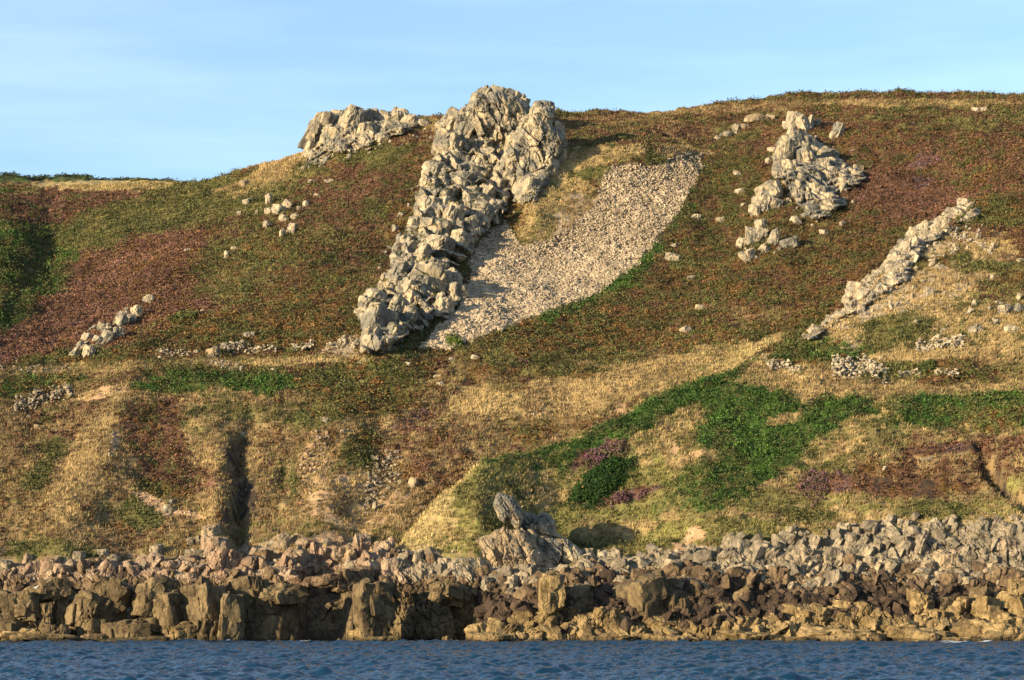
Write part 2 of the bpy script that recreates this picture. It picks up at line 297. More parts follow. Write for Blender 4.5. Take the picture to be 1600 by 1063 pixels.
# ------------------------------------------------------------------ what grows where
CL = dict(H=(0.128, 0.066, 0.036), P=(0.170, 0.084, 0.060), L=(0.215, 0.195, 0.062), G=(0.086, 0.088, 0.026), D=(0.044, 0.092, 0.014), B=(0.145, 0.080, 0.026),
          Y=(0.38, 0.275, 0.125), O=(0.175, 0.150, 0.055), E=(0.46, 0.29, 0.16), V=(0.135, 0.078, 0.080), T=(0.245, 0.170, 0.082), K=(0.05, 0.035, 0.025), C=(0.36, 0.29, 0.20), F=(0.40, 0.31, 0.135))
KEYS = list(CL); CA = np.array([CL[c] for c in KEYS]) * 0.76
def mixw(s): v = np.array([s.count(c) for c in KEYS], float); return v / v.sum()
ST = [  # (mix, cx, cy, rx, ry, angle deg)  -- later ones lie on top
 ('HHHGGBBO', 800, 380, 3000, 250, 0), ('HHGO', 1100, 190, 3000, 45, 0), ('TTTTHBYO', 800, 750, 3000, 172, 0), ('KCT', 800, 930, 3000, 62, 0),
 ('GGGDDB', 40, 420, 110, 130, -50), ('HHHPG', 110, 318, 170, 30, -4), ('FFFYYY', 178, 289, 122, 9, 0), ('GGD', 100, 276, 220, 6, 0), ('YO', 60, 296, 40, 4, -8),
 ('OOGB', 65, 410, 90, 7, -54), ('GGGOO', 270, 330, 180, 42, -18), ('GGOO', 430, 290, 90, 30, -25), ('PPHHB', 190, 440, 160, 52, -28), ('HHHBP', 240, 480, 200, 45, -20), ('HHP', 60, 520, 110, 30, -25),
 ('GGOBH', 430, 410, 130, 70, -10), ('GGBBH', 500, 470, 90, 50, 0), ('HHHG', 540, 310, 110, 45, -15), ('YYYT', 430, 255, 60, 22, -28), ('YTO', 400, 285, 60, 14, -15), ('TTYO', 660, 195, 40, 18, 0), ('GGO', 590, 235, 80, 20, -5), ('HHT', 640, 215, 40, 15, 0),
 ('BBBGG', 420, 515, 200, 30, -2), ('BBGG', 120, 560, 130, 18, -8),
 ('OOTY', 300, 568, 330, 8, -2), ('GGDB', 60, 600, 80, 16, -5), ('GDD', 360, 597, 180, 15, 0), ('GGB', 580, 590, 110, 30, -6), ('GGBB', 560, 630, 110, 20, -6), ('GGBO', 330, 575, 120, 10, 0),
 ('GGGBH', 1120, 330, 110, 90, -40), ('DDGG', 1010, 390, 110, 16, -52), ('DDG', 930, 468, 90, 14, -22), ('BBBGG', 900, 530, 190, 32, -6), ('BBGGH', 1150, 460, 200, 70, -10), ('BBHG', 1330, 430, 130, 50, -25), ('BBGG', 1180, 520, 120, 30, -12), ('TOHB', 1180, 490, 60, 14, -5),
 ('HHHHGB', 1450, 260, 260, 100, 5), ('HHHP', 1420, 310, 120, 36, 10), ('VH', 1435, 252, 26, 14, -30), ('VH', 1430, 285, 20, 9, 0), ('HHGO', 1500, 180, 180, 26, 0), ('TOHH', 960, 185, 90, 12, 0), ('TTYH', 1150, 170, 150, 7, -3), ('TTYO', 1450, 162, 180, 6, 0),
 ('GGB', 1570, 330, 90, 24, 0), ('HHB', 1570, 380, 80, 30, 0), ('HHHT', 1060, 205, 60, 15, 0),
 ('YYYYO', 870, 300, 60, 60, -50), ('YYYO', 930, 240, 70, 15, 0), ('GGO', 920, 268, 32, 12, 0), ('YYT', 1060, 240, 60, 12, 0), ('GO', 1020, 245, 26, 12, 20), ('YYO', 835, 355, 46, 26, -30), ('TC', 890, 350, 55, 24, -60),
 ('GGBB', 755, 390, 14, 50, 35), ('GGD', 690, 480, 14, 50, 30), ('GGB', 645, 535, 26, 18, 0), ('TTC', 555, 545, 36, 20, 10), ('GGBO', 880, 560, 190, 14, 2),
 # lower slopes
 ('YYFT', 420, 566, 160, 4, -2), ('YYTO', 150, 578, 150, 4, -3), ('YFT', 1000, 578, 120, 4, 1),
 ('TTHO', 90, 670, 105, 50, -20), ('HHTG', 110, 640, 60, 14, -15), ('EEY', 160, 612, 50, 9, -15), ('GGO', 65, 735, 20, 42, 30), ('YYTT', 140, 710, 26, 130, 28), ('HHHPBG', 262, 700, 70, 78, -15), ('HHGBP', 235, 655, 45, 40, 0), ('BBG', 250, 772, 46, 14, 12), ('TTYO', 340, 670, 40, 60, 0),
 ('OOTG', 380, 640, 90, 16, 0), ('GGO', 215, 805, 30, 16, 0), ('OG', 70, 860, 70, 14, 0), ('E', 235, 787, 34, 9, 32), ('E', 285, 803, 34, 4, 8), ('E', 178, 690, 6, 20, 25), ('TK', 372, 760, 20, 95, 4), ('TG', 450, 745, 12, 26, 0), ('GGO', 470, 652, 30, 12, 0), ('EYT', 490, 725, 32, 32, 0), ('GGB', 568, 705, 32, 30, 0),
 ('HHTV', 645, 665, 40, 22, -15), ('HHT', 700, 632, 60, 10, -40), ('HTT', 640, 705, 50, 12, -10), ('TTHB', 690, 740, 70, 50, -35), ('BBGT', 820, 650, 60, 46, 0), ('YYTT', 880, 620, 90, 40, -15), ('YYYY', 760, 630, 60, 20, -10), ('YYYT', 1000, 595, 90, 32, -15), ('BGO', 880, 582, 80, 10, 0),
 ('YYYO', 1120, 568, 66, 24, -18), ('FYF', 1170, 552, 66, 10, -27), ('EET', 965, 640, 9, 14, 35), ('OOTT', 500, 830, 160, 26, 0), ('TTYE', 560, 790, 100, 40, 0), ('CET', 480, 858, 130, 16, 0),
 ('SPUR', 0, 0, 1, 1, 0), ('LLOOYT', 1100, 760, 1500, 300, 0), ('LLLLOY', 900, 780, 190, 90, -15), ('FFY', 1162, 560, 72, 9, -27),
 ('FFFFY', 688, 788, 108, 27, -50), ('LLLOG', 790, 755, 80, 50, -30), ('LLOOT', 775, 805, 60, 46, -30), ('LLLOOG', 1000, 790, 260, 70, 0), ('OOYG', 900, 740, 150, 34, -20), ('GGOO', 960, 835, 140, 20, 0), ('OOYT', 1080, 700, 40, 40, -20),
 ('YYTO', 1290, 820, 380, 26, 0), ('LLOG', 1130, 830, 130, 22, 0), ('TYTO', 1400, 560, 340, 60, 0), ('OYTG', 1300, 650, 330, 38, 0), ('GGDB', 1290, 553, 90, 16, -4), ('YYT', 1420, 610, 200, 9, 0), ('OTYH', 1400, 720, 280, 50, 0), ('OOGY', 1330, 690, 100, 36, -20),
 ('DDDDG', 1020, 642, 175, 24, -27), ('DDDG', 820, 708, 80, 8, -10), ('DDDDG', 1150, 625, 95, 33, 12), ('DDDG', 1165, 665, 85, 30, -20), ('DDDDG', 1270, 665, 100, 24, -20), ('DDDG', 1180, 720, 110, 34, -25), ('DDGO', 1110, 765, 85, 30, -10), ('DDG', 1290, 640, 90, 5, 4), ('DDGG', 1500, 642, 120, 20, -4), ('GGDB', 1560, 655, 60, 18, 0),
 ('YYTO', 1225, 655, 30, 7, -12), ('YTO', 1320, 700, 56, 11, -25), ('YTO', 1060, 705, 18, 16, 0), ('EY', 1085, 712, 22, 5, -15), ('EE', 1058, 702, 8, 7, 0), ('GO', 1310, 730, 24, 16, 0),
 ('HHBT', 1460, 745, 130, 32, 0), ('HHHVK', 1480, 700, 70, 10, -5), ('HHBK', 1420, 760, 100, 16, 0), ('HHT', 1560, 700, 50, 24, 0), ('OGG', 1470, 795, 60, 16, 0), ('GGO', 1270, 805, 40, 12, 0), ('TK', 1575, 765, 46, 12, 38),
 ('TYYC', 1450, 440, 130, 54, -25), ('YYCC', 1395, 460, 110, 26, -45), ('YYTG', 1500, 520, 130, 34, 0), ('GGO', 1400, 520, 60, 20, -10), ('GOB', 1470, 410, 60, 16, -20), ('GGO', 1550, 420, 60, 14, 0), ('YYT', 1540, 385, 40, 14, 0), ('YY', 1440, 555, 80, 10, 0), ('GGO', 1395, 580, 60, 14, 0), ('BHG', 1500, 585, 60, 16, 0),
 ('EE', 1078, 842, 24, 14, -15), ('EEC', 1105, 862, 50, 7, 5), ('CC', 570, 880, 190, 12, 0), ('HV', 1290, 752, 46, 16, 10), ('VH', 935, 708, 40, 12, -20), ('VH', 975, 775, 60, 9, -15)]
SCREE = [(1100, 240), (1096, 270), (1062, 330), (1030, 372), (992, 418), (935, 458), (880, 480), (800, 508), (745, 532), (700, 546), (652, 547), (676, 518), (712, 484), (736, 440), (733, 400), (760, 368), (790, 345), (812, 384), (850, 380), (892, 356), (925, 325), (940, 285), (955, 262), (985, 252), (1010, 262), (1040, 256), (1060, 240)]
def inpoly(x, y, P):
    c = np.zeros(np.shape(x), bool); n = len(P)
    for i in range(n):
        (x0, y0), (x1, y1) = P[i], P[i - 1]
        with np.errstate(divide='ignore', invalid='ignore'):
            c ^= ((y0 > y) != (y1 > y)) & (x < (x1 - x0) * (y - y0) / (y1 - y0 + 1e-9) + x0)
    return c
def is_spur(px, Y):
    return SPM[np.clip(np.searchsorted(NX, px), 0, len(NX) - 1), np.clip(np.searchsorted(NY, Y), 0, len(NY) - 1)]
def cover(px, py, X, Y, sp):
    """class probabilities -> dominant class, blended colour"""
    wx = px + 19 * fbm2(X / 5, Y / 5, 31, 3) + 7 * fbm2(X / 1.0, Y / 1.0, 35, 2)
    wy = py + 11 * fbm2(X / 5, Y / 5, 41, 3) + 4 * fbm2(X / 1.0, Y / 1.0, 45, 2)
    Pm = np.zeros(px.shape + (len(KEYS),), np.float32)
    sp = sp.astype(np.float32)[..., None]; on_spur = False
    for s, cx, cy, rx, ry, an in ST:
        if s == 'SPUR': on_spur = True; continue
        a = math.radians(an); dx, dy = wx - cx, wy - cy
        if min(rx, ry) < 12: dx, dy = (wx + px) / 2 - cx, (wy * 0.3 + py * 0.7) - cy
        u = (dx * math.cos(a) + dy * math.sin(a)) / rx; v = (-dx * math.sin(a) + dy * math.cos(a)) / ry
        wgt = sstep(1.22, 0.80, np.sqrt(u * u + v * v)).astype(np.float32)[..., None]
        if on_spur: wgt = wgt * sp
        Pm += wgt * (mixw(s).astype(np.float32) - Pm)
    E = np.zeros_like(Pm)
    for i in range(len(KEYS)):
        nz = 0.40 * fbm2(X / 2.2, Y / 2.2, 100 + i * 7, 2) + 0.60 * fbm2(X / 0.55, Y / 0.55, 103 + i * 7, 2)
        E[..., i] = (Pm[..., i] + 1e-4) * np.exp(3.6 * nz)
    cls = E.argmax(-1)
    E = E ** 1.5; E /= E.sum(-1, keepdims=True)
    return cls, (E @ CA.astype(np.float32))
sub = (GX >= -400) & (GX <= 2000) & (GY < 440)
pj = np.clip(ROW, 140, 1010)
cls, colr = cover(np.clip(GX, -380, 1980), pj, WX, GY, SPM)
sc = inpoly(GX + 4 * fbm2(WX, GY, 51, 2), ROW + 3 * fbm2(WX, GY, 53, 2), SCREE)
colr = np.where(sc[..., None], np.array([0.085, 0.065, 0.042]) * (1 + 0.25 * fbm2(WX / 0.5, GY / 0.5, 61, 2))[..., None], colr)
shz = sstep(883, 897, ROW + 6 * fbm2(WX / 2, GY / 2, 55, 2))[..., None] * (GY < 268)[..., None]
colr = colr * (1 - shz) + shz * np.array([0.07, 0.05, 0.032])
colr *= (1 + 0.22 * fbm2(WX / 1.2, GY / 1.2, 71, 3))[..., None]
colr = np.clip(colr * 0.9, 0.004, 0.8)
nx, ny = len(NX), len(NY)
idx = np.arange(nx * ny).reshape(nx, ny)
quad = np.stack([idx[:-1, :-1], idx[1:, :-1], idx[1:, 1:], idx[:-1, 1:]], -1).reshape(-1, 4)
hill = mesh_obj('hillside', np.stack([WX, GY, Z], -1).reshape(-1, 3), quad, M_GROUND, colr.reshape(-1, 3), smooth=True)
tag(hill, kind='structure')

# visibility of ground (so that cover is only grown where it can be seen, with a margin)
V_ = (Z - CAMZ) / GY
RUN = np.maximum.accumulate(V_, axis=1)
VIS = (RUN - V_) * GY < 1.6
def visible(px, Y):
    i = np.clip(np.searchsorted(NX, px), 0, nx - 1); j = np.clip(np.searchsorted(NY, Y), 0, ny - 1)
    return VIS[i, j]
def ground_normal(px, Y):
    X = (px - 800) / F * Y; e = 1.0
    zx = (gz((X + e) / Y * F + 800, Y) - gz((X - e) / Y * F + 800, Y)) / (2 * e)
    def zy_(d): return gz(X / (Y + d) * F + 800, Y + d)
    zy = (zy_(e) - zy_(-e)) / (2 * e)
    n = np.stack([-zx, -zy, np.ones_like(zx)], -1); return n / np.linalg.norm(n, axis=-1, keepdims=True)
def scatter(n, y0=256.5, y1=415, x0=-90, x1=1690):
    """random ground points, evenly spread over world area"""
    Y = np.sqrt(rng.random(n) * (y1 ** 2 - y0 ** 2) + y0 ** 2); px = rng.random(n) * (x1 - x0) + x0
    k = visible(px, Y); px, Y = px[k], Y[k]
    z = gz(px, Y); X = (px - 800) / F * Y
    return px, HZ - (z - CAMZ) / Y * F, X, Y, z

def unit(v): return v / np.linalg.norm(v, axis=-1, keepdims=True)
def leaf_mesh(C, R, Hh, nl, leaf, col, jit=0.20, up=0.5):
    """C (n,3) centres; a dome of nl small leaf-clump triangles around each"""
    n = len(C); d = unit(rng.normal(size=(n, nl, 3))); d[..., 2] = np.abs(d[..., 2]) * 1.0
    r = (0.55 + 0.45 * rng.random((n, nl, 1)))
    P = C[:, None] + d * r * np.stack([R, R, Hh], -1)[:, None]
    a = unit(rng.normal(size=(n, nl, 3)) + d * 0.0); b = unit(np.cross(a, unit(rng.normal(size=(n, nl, 3)) + d * 1.0)))
    s = (leaf * (0.6 + 0.8 * rng.random((n, nl, 1)))) * (R / R.mean())[:, None, None] ** 0.5
    T = np.stack([P - a * s * 0.5 - b * s * 0.3, P + a * s * 0.5 - b * s * 0.3, P + b * s * 0.6], 2)
    cc = col[:, None, :] * (1 + jit * rng.normal(size=(n, nl, 1))) * (1 + 0.05 * rng.normal(size=(n, nl, 3)))
    cc = np.repeat(np.clip(cc, 0.003, 0.9)[:, :, None], 3, 2)
    Vv = T.reshape(-1, 3); return Vv, np.arange(len(Vv)).reshape(-1, 3), cc.reshape(-1, 3)
def blade_mesh(C, Hh, nb, col, wdt=0.06, lean=0.45):
    n = len(C); d = rng.normal(size=(n, nb, 3)); d[..., 2] = 0
    base = C[:, None] + d * 0.16; base[..., 2] -= 0.08
    tip = base + d * lean * Hh[:, None, None] * 0.8; tip[..., 2] += Hh[:, None] * (0.7 + 0.5 * rng.random((n, nb))) + 0.08
    tip[..., 0] += 0.12 * Hh[:, None]
    a = rng.random((n, nb)) * 2 * math.pi; o = np.stack([np.cos(a), np.sin(a), 0 * a], -1) * wdt
    T = np.stack([base - o, base + o, tip], 2)
    cc = col[:, None, :] * (1 + 0.22 * rng.normal(size=(n, nb, 1))); cc = np.repeat(np.clip(cc, 0.004, 0.9)[:, :, None], 3, 2)
    Vv = T.reshape(-1, 3); return Vv, np.arange(len(Vv)).reshape(-1, 3), cc.reshape(-1, 3)

px, py, X, Y, z = scatter(270000)
cl, cc = cover(px, py, X, Y, is_spur(px, Y))
kc = np.array(KEYS)[cl]
inside = inpoly(px, py, [(p[0], p[1]) for p in SCREE]) | (py > 872)
shore_line = np.interp(px, [0, 560, 640, 900, 1100, 1230, 1400, 1600], [880, 868, 862, 868, 862, 845, 818, 808])
keep = (~inside) & (py < shore_line) & (Y > 257)
groups = {
 'heather': (('H', 'P', 'V'), 'low red brown and pinkish heather covering much of the hillside', 'heather'),
 'gorse': (('G', 'D'), 'low dark green gorse and bramble growing in patches over the hillside', 'gorse'),
 'bracken': (('B',), 'rust coloured bracken turning brown across the middle of the hillside', 'bracken')}
for nm, (ks, lab, cat) in groups.items():
    s = keep & np.isin(kc, ks); n = s.sum()
    base = (0.6 * CA[cl[s]] + 0.4 * cc[s]) * (1 + 0.20 * rng.normal(size=(n, 1))) * (1 + 0.06 * rng.normal(size=(n, 3)))
    R = (0.20 + 0.62 * rng.random(n) ** (2.6 if nm == 'gorse' else 4.0)) * (1.15 if nm == 'gorse' else 1.0)
    base = base * (1 + 0.30 * fbm2(X[s] / 4, Y[s] / 4, 401, 3) + 0.15 * fbm2(X[s] / 14, Y[s] / 14, 405, 2))[:, None]
    C = np.stack([X[s], Y[s], z[s] - 0.05], -1)
    v, f, c = leaf_mesh(C, R, R * (1.05 if nm == 'gorse' else 0.7), 14, 0.155, np.clip(base, 0.004, 1))
    tag(mesh_obj(nm, v, f, M_LEAF, c), lab, cat, kind='stuff')
s = keep & (np.isin(kc, ('E', 'C')) & (rng.random(len(X)) < 0.75) | (np.isin(kc, ('T', 'Y', 'K')) & (py > 600) & (px < 700) & (rng.random(len(X)) < 0.012 + 0.05 * (fbm2(X / 3, Y / 3, 300, 2) > 0.45))))
LOOSE = (X[s].copy(), Y[s].copy(), z[s].copy())
s = keep & np.isin(kc, ('Y', 'O', 'T', 'F', 'L')); n = s.sum()
base = (0.6 * CA[cl[s]] + 0.4 * cc[s]) * (1 + 0.20 * rng.normal(size=(n, 1)))
base = base * (1 + 0.26 * fbm2(X[s] / 3, Y[s] / 3, 411, 3) + 0.12 * fbm2(X[s] / 12, Y[s] / 12, 415, 2))[:, None]
v, f, c = blade_mesh(np.stack([X[s], Y[s], z[s]], -1), 0.16 + 0.24 * rng.random(n) ** 1.5, 10, base, 0.045)
tag(mesh_obj('dry_grass', v, f, M_GRASS, c), 'dry straw coloured and olive grass on the slopes and along the path', 'grass', kind='stuff')

# ------------------------------------------------------------------ rocks
_ico = {}
def ico(n):
    if n not in _ico:
        bm = bmesh.new(); bmesh.ops.create_icosphere(bm, subdivisions=n, radius=1)
        _ico[n] = (np.array([v.co[:] for v in bm.verts]), np.array([[v.index for v in f.verts] for f in bm.faces])); bm.free()
    return _ico[n]
PAL = {  # two main colours, then a patch colour
 'grey':  ((0.20, 0.188, 0.155), (0.42, 0.35, 0.24), (0.11, 0.10, 0.085)),
 'pale':  ((0.31, 0.265, 0.195), (0.45, 0.375, 0.265), (0.17, 0.15, 0.12)),
 'warm':  ((0.27, 0.205, 0.13), (0.40, 0.30, 0.19), (0.16, 0.135, 0.10)),
 'scree': ((0.36, 0.285, 0.195), (0.48, 0.38, 0.265), (0.20, 0.165, 0.12)),
 'pink':  ((0.28, 0.185, 0.125), (0.36, 0.265, 0.18), (0.14, 0.10, 0.075)),
 'shore': ((0.205, 0.172, 0.125), (0.35, 0.285, 0.195), (0.10, 0.083, 0.060)),
 'weed':  ((0.050, 0.034, 0.024), (0.092, 0.062, 0.040), (0.03, 0.022, 0.016)),
 'brown': ((0.12, 0.082, 0.048), (0.20, 0.138, 0.080), (0.065, 0.045, 0.03)),
 'cliff': ((0.120, 0.087, 0.046), (0.195, 0.143, 0.077), (0.055, 0.040, 0.023)),
 'gold':  ((0.20, 0.138, 0.062), (0.32, 0.228, 0.110), (0.09, 0.062, 0.030))}
def hullshape(r, frame, lvl, edge, npl=9):
    """unit block cut by planes that share the outcrop's joint directions"""
    Dn, Fc = ico(lvl)
    ax = np.concatenate([frame, -frame]); ax = unit(ax + 0.10 * r.normal(size=ax.shape)); da = 0.62 + 0.26 * r.random(6)
    nn = unit(r.normal(size=(npl, 3))); dd = 0.72 + 0.24 * r.random(npl)
    nn = np.concatenate([nn, ax]); dd = np.concatenate([dd, da]); q = dd / np.maximum(Dn @ nn.T, 1e-3)
    P = Dn * (-np.log(np.exp(-edge * q).sum(1)) / edge)[:, None]
    lo, hi = P.min(0), P.max(0); return (P - (lo + hi) / 2) / (hi - lo), Dn, Fc
def rock(cx, cy, cz, sx, sy, sz, tilt=0, lvl=3, pal='grey', seed=0, rough=1.0, yaw=None, blocky=0.5):
    """angular fractured block: a plane-cut core with smaller blocks of the same jointing set against it"""
    r = np.random.default_rng(seed * 7919 + 13)
    th = math.radians(r.uniform(-18, 18)); yw = r.uniform(0.45, 1.05) if r.random() < 0.75 else r.uniform(-0.5, 0.5)
    fr = np.array([[math.cos(th), 0, -math.sin(th)], [0, 1, 0], [math.sin(th), 0, math.cos(th)]]) @ np.array([[math.cos(yw), math.sin(yw), 0], [-math.sin(yw), math.cos(yw), 0], [0, 0, 1.0]])
    S = np.array([sx, sy, sz]); size = float(np.prod(S) ** (1 / 3)); o = r.random(3) * 50
    core, Dn, Fc = hullshape(r, fr, lvl, 60.0, 8)
    P = core * S; cid = np.full(len(P), r.random())
    if lvl >= 3:
        tot = 0
        for it, (cf, am) in enumerate(((np.array([0.36, 0.36, 0.60]), 1.0), (np.array([0.15, 0.15, 0.26]), 0.5))):
            if it and lvl < 4: break
            f1, f2, cj = worley((P @ fr.T) / (cf * size) + o, seed % 997 + it * 9)
            tot = tot + am * size * rough * (-(cj - 0.4) * 0.055 - 0.030 * np.exp(-((f2 - f1) / 0.06)))
            if it == 0: cid = cj
        P = P + Dn * tot[:, None]
    out_ = [(P, Fc, cid)]
    nb = {5: 16, 4: 7, 3: 2, 2: 0}[lvl]
    for b in range(nb):
        ss = S ** 0.6 * size ** 0.4 * r.uniform(0.20, 0.50) * (0.7 + 0.6 * r.random(3))
        d = unit(r.normal(size=3) * np.array([1, 0.8, 0.9]) + np.array([0, -0.5, 0])); q = core[np.argmax(Dn @ d)] * S
        c = q * 0.98 - d * ss * 0.32
        h, D2, F2 = hullshape(r, fr, max(lvl - 1, 3) if lvl > 3 else 2, 50.0, 7); H = h * ss
        out_.append((H + c, F2, np.full(len(H), r.random())))
    Vs, Fs, Cs, of = [], [], [], 0
    for v, f, c in out_: Vs.append(v); Fs.append(f + of); Cs.append(c); of += len(v)
    P = np.concatenate(Vs); Fc = np.concatenate(Fs); cid = np.concatenate(Cs)
    k = 2.4 / size; nz = np.stack([fbm3(P[:, 0] * k + o[0] + 9 * q_, P[:, 1] * k, P[:, 2] * k, seed % 911 + q_, 4 if lvl > 3 else 2, 0.55) for q_ in range(3)], 1)
    P = P + nz * 0.022 * size * rough
    lo, hi = P.min(0), P.max(0); P = (P - (lo + hi) / 2) / (hi - lo) * S
    a = math.radians(tilt)
    P = P @ np.array([[math.cos(a), 0, -math.sin(a)], [0, 1, 0], [math.sin(a), 0, math.cos(a)]]) + np.array([cx, cy, cz])
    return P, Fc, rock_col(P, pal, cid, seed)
def rock_col(P, pal, ci, seed):
    A, B, K = [np.array(c) * 0.71 for c in PAL[pal]]
    n = fbm3(P[:, 0] / 1.7, P[:, 1] / 1.7, P[:, 2] / 1.7, 5, 3); n2 = fbm3(P[:, 0] / 0.5, P[:, 1] / 0.5, P[:, 2] / 0.5, 9, 2)
    t = sstep(-0.5, 0.5, n + 0.8 * (ci - 0.5) + 0.25 * ((seed * 37 % 11) / 5 - 1))[:, None]
    c = A * (1 - t) + B * t
    t = sstep(0.15, 0.75, n2 - 0.3 * n)[:, None] * 0.75; c = c * (1 - t) + K * t
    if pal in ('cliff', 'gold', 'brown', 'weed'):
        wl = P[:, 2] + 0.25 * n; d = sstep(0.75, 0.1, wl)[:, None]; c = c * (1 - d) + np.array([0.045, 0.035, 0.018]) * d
    if pal in ('grey', 'pale') :
        l = sstep(0.45, 0.8, fbm3(P[:, 0] / 1.1 + 40, P[:, 1] / 1.1, P[:, 2] / 1.1, 77, 2))[:, None] * 0.35; c = c * (1 - l) + np.array([0.50, 0.36, 0.20]) * l
    return np.clip(c * (1 + 0.10 * n2[:, None]), 0.005, 0.85)
def lvl_for(wpx, hpx):
    s = max(wpx, hpx); return 5 if s > 42 else 4 if s > 20 else 3 if s > 7 else 2
_seed = [1]
def seed(): _seed[0] += 1; return _seed[0]
def blob(px, py, wpx, hpx, tilt=0, pal='grey', Y=None, dep=0.8, lift=0.30, rough=1.0, lvl=None, cap=None):
    """rock seen at photo (px,py) of the given photo size, standing on the ground there"""
    yy = hit(px, min(py + hpx * 0.30, 1000)) if Y is None else Y
    if cap: yy = min(yy, cap)
    s = yy / F; sx, sz = wpx * s, hpx * s; sy = dep * (sx + sz) / 2
    if Y is None: yy = yy + sy * (0.5 - lift)
    return rock((px - 800) * yy / F, yy, CAMZ + (HZ - py) / F * yy, sx, sy, sz * 1.04, tilt, lvl or lvl_for(wpx, hpx), pal, seed(), rough, yaw=0)
def joinm(parts):
    V, Fc, C, o = [], [], [], 0
    for v, f, c in parts: V.append(v); Fc.append(f + o); C.append(c); o += len(v)
    return np.concatenate(V), np.concatenate(Fc), np.concatenate(C)
def base_of(V): return (float(V[:, 0].mean()), float(V[:, 1].mean()), float(V[:, 2].min()))
def thing_rock(parts, name, label, cat, group=None, mat=None):
    V, Fc, C = joinm(parts) if isinstance(parts, list) else parts
    o = mesh_obj(name, V, Fc, mat or M_ROCK, C, loc=base_of(V)); return tag(o, label, cat, group)
def conv(lst, ox, oy, s): return [(ox + t[0] * s, oy + t[1] * s, t[2] * s, t[3] * s) + tuple(t[4:]) for t in lst]
def fill(poly, n, smin, smax, pal, asp=(0.7, 1.5), tilt=(10, 35), lift=0.35, dep=0.8):
    xs = [p[0] for p in poly]; ys = [p[1] for p in poly]; res = []; t = 0
    while len(res) < n and t < n * 30:
        t += 1; x = rng.uniform(min(xs), max(xs)); y = rng.uniform(min(ys), max(ys))
        if inpoly(np.array([x]), np.array([y]), poly)[0]:
            s = smin + (smax - smin) * rng.random() ** 2; a = rng.uniform(*asp)
            res.append(blob(x, y, s, s * a, rng.uniform(*tilt), pal, lift=lift, dep=dep))
    return res

def clusters(P):
    """groups of rocks that touch one another"""
    bb = [(p[0].min(0) + 0.08, p[0].max(0) - 0.08) for p in P]; lab = list(range(len(P)))
    def root(a):
        while lab[a] != a: a = lab[a]
        return a
    for a in range(len(P)):
        for b in range(a):
            if np.all(bb[a][0] < bb[b][1]) and np.all(bb[b][0] < bb[a][1]): lab[root(a)] = root(b)
    g = {}
    for a in range(len(P)): g.setdefault(root(a), []).append(P[a])
    return sorted(g.values(), key=lambda q: -sum(len(t[0]) for t in q))
def add_rock_parts(P, name, parent):
    for q in clusters(P):
        V, Fc, C = joinm(q); mesh_obj(name, V, Fc, M_ROCK, C, parent=parent, loc=base_of(V))
def hits(px, py):
    """first ground depth seen at arrays of photo positions"""
    px = np.asarray(px, float); py = np.asarray(py, float); out_ = np.zeros(px.shape); jj = NY > 246
    for i, q in enumerate(np.unique(np.round(px))):
        m = np.round(px) == q; k = np.clip(np.searchsorted(NX, q), 0, nx - 1); kk_ = slice(max(k - 3, 0), k + 4)
        v0 = V_[kk_][:, jj].mean(0); v = np.maximum.accumulate(v0) + np.arange(jj.sum()) * 1e-7
        out_[m] = np.minimum(np.interp((HZ - py[m]) / F, v, NY[jj]), NY[jj][np.argmax(v0)] - 1.0)
    return out_
def worley2(x, y, seed):
    I, J = np.floor(x), np.floor(y); f1 = np.full(x.shape, 9.0); f2 = f1.copy(); cid = f1.copy(); ox = f1.copy(); oy = f1.copy(); zz = np.zeros_like(x)
    for dx in (-1, 0, 1):
        for dy in (-1, 0, 1):
            a, b = I + dx, J + dy; qx = a + _hash(a, b, zz, seed); qy = b + _hash(a, b, zz, seed + 1)
            d = np.hypot(qx - x, qy - y); n = d < f1
            f2 = np.where(n, f1, np.minimum(f2, d)); cid = np.where(n, _hash(a, b, zz, seed + 3), cid); ox = np.where(n, x - qx, ox); oy = np.where(n, y - qy, oy); f1 = np.where(n, d, f1)
    return f1, f2, cid, ox, oy
def edge_dist(x, y, poly):
    d = np.full(x.shape, 1e9)
    for i in range(len(poly)):
        (x0, y0), (x1, y1) = poly[i - 1], poly[i]; dx, dy = x1 - x0, y1 - y0
        t = np.clip(((x - x0) * dx + (y - y0) * dy) / (dx * dx + dy * dy + 1e-9), 0, 1); d = np.minimum(d, np.hypot(x - x0 - t * dx, y - y0 - t * dy))
    return np.where(inpoly(x, y, poly), d, -d)
def facets(X, Zz, sd_, scl, dip, steep=1.0):
    """stepped, jointed rock relief (metres towards the viewer's side) over the face coordinates X, Z"""
    c, n_ = math.cos(dip), math.sin(dip); wx = X + 0.5 * fbm2(X / 3, Zz / 3, sd_ + 50, 3) * scl; wz = Zz + 0.5 * fbm2(X / 3, Zz / 3, sd_ + 60, 3) * scl
    u, v = wx * c - wz * n_, wx * n_ + wz * c; tot = 0; ids = None
    for k_, (a, b, A) in enumerate(((2.3, 4.2, 0.95), (0.95, 1.9, 0.42), (0.40, 0.75, 0.15))):
        f1, f2, ci, ox, oy = worley2(u / (a * scl), v / (b * scl), sd_ + k_ * 11)
        h1 = ((ci * 97.3) % 1 - 0.5) * 2; h2 = ((ci * 53.7) % 1 - 0.5) * 2
        tot = tot + A * scl * ((ci - 0.5) * 0.8 + steep * (h1 * ox * 1.1 + h2 * oy * 0.8) - 0.35 * np.exp(-((f2 - f1) / 0.045)))
        if k_ == 0: ids = ci
        if k_ == 1: ids = 0.5 * ids + 0.5 * ci
    return tot + 0.10 * scl * fbm2(X / 0.5, Zz / 0.5, sd_ + 70, 3), ids
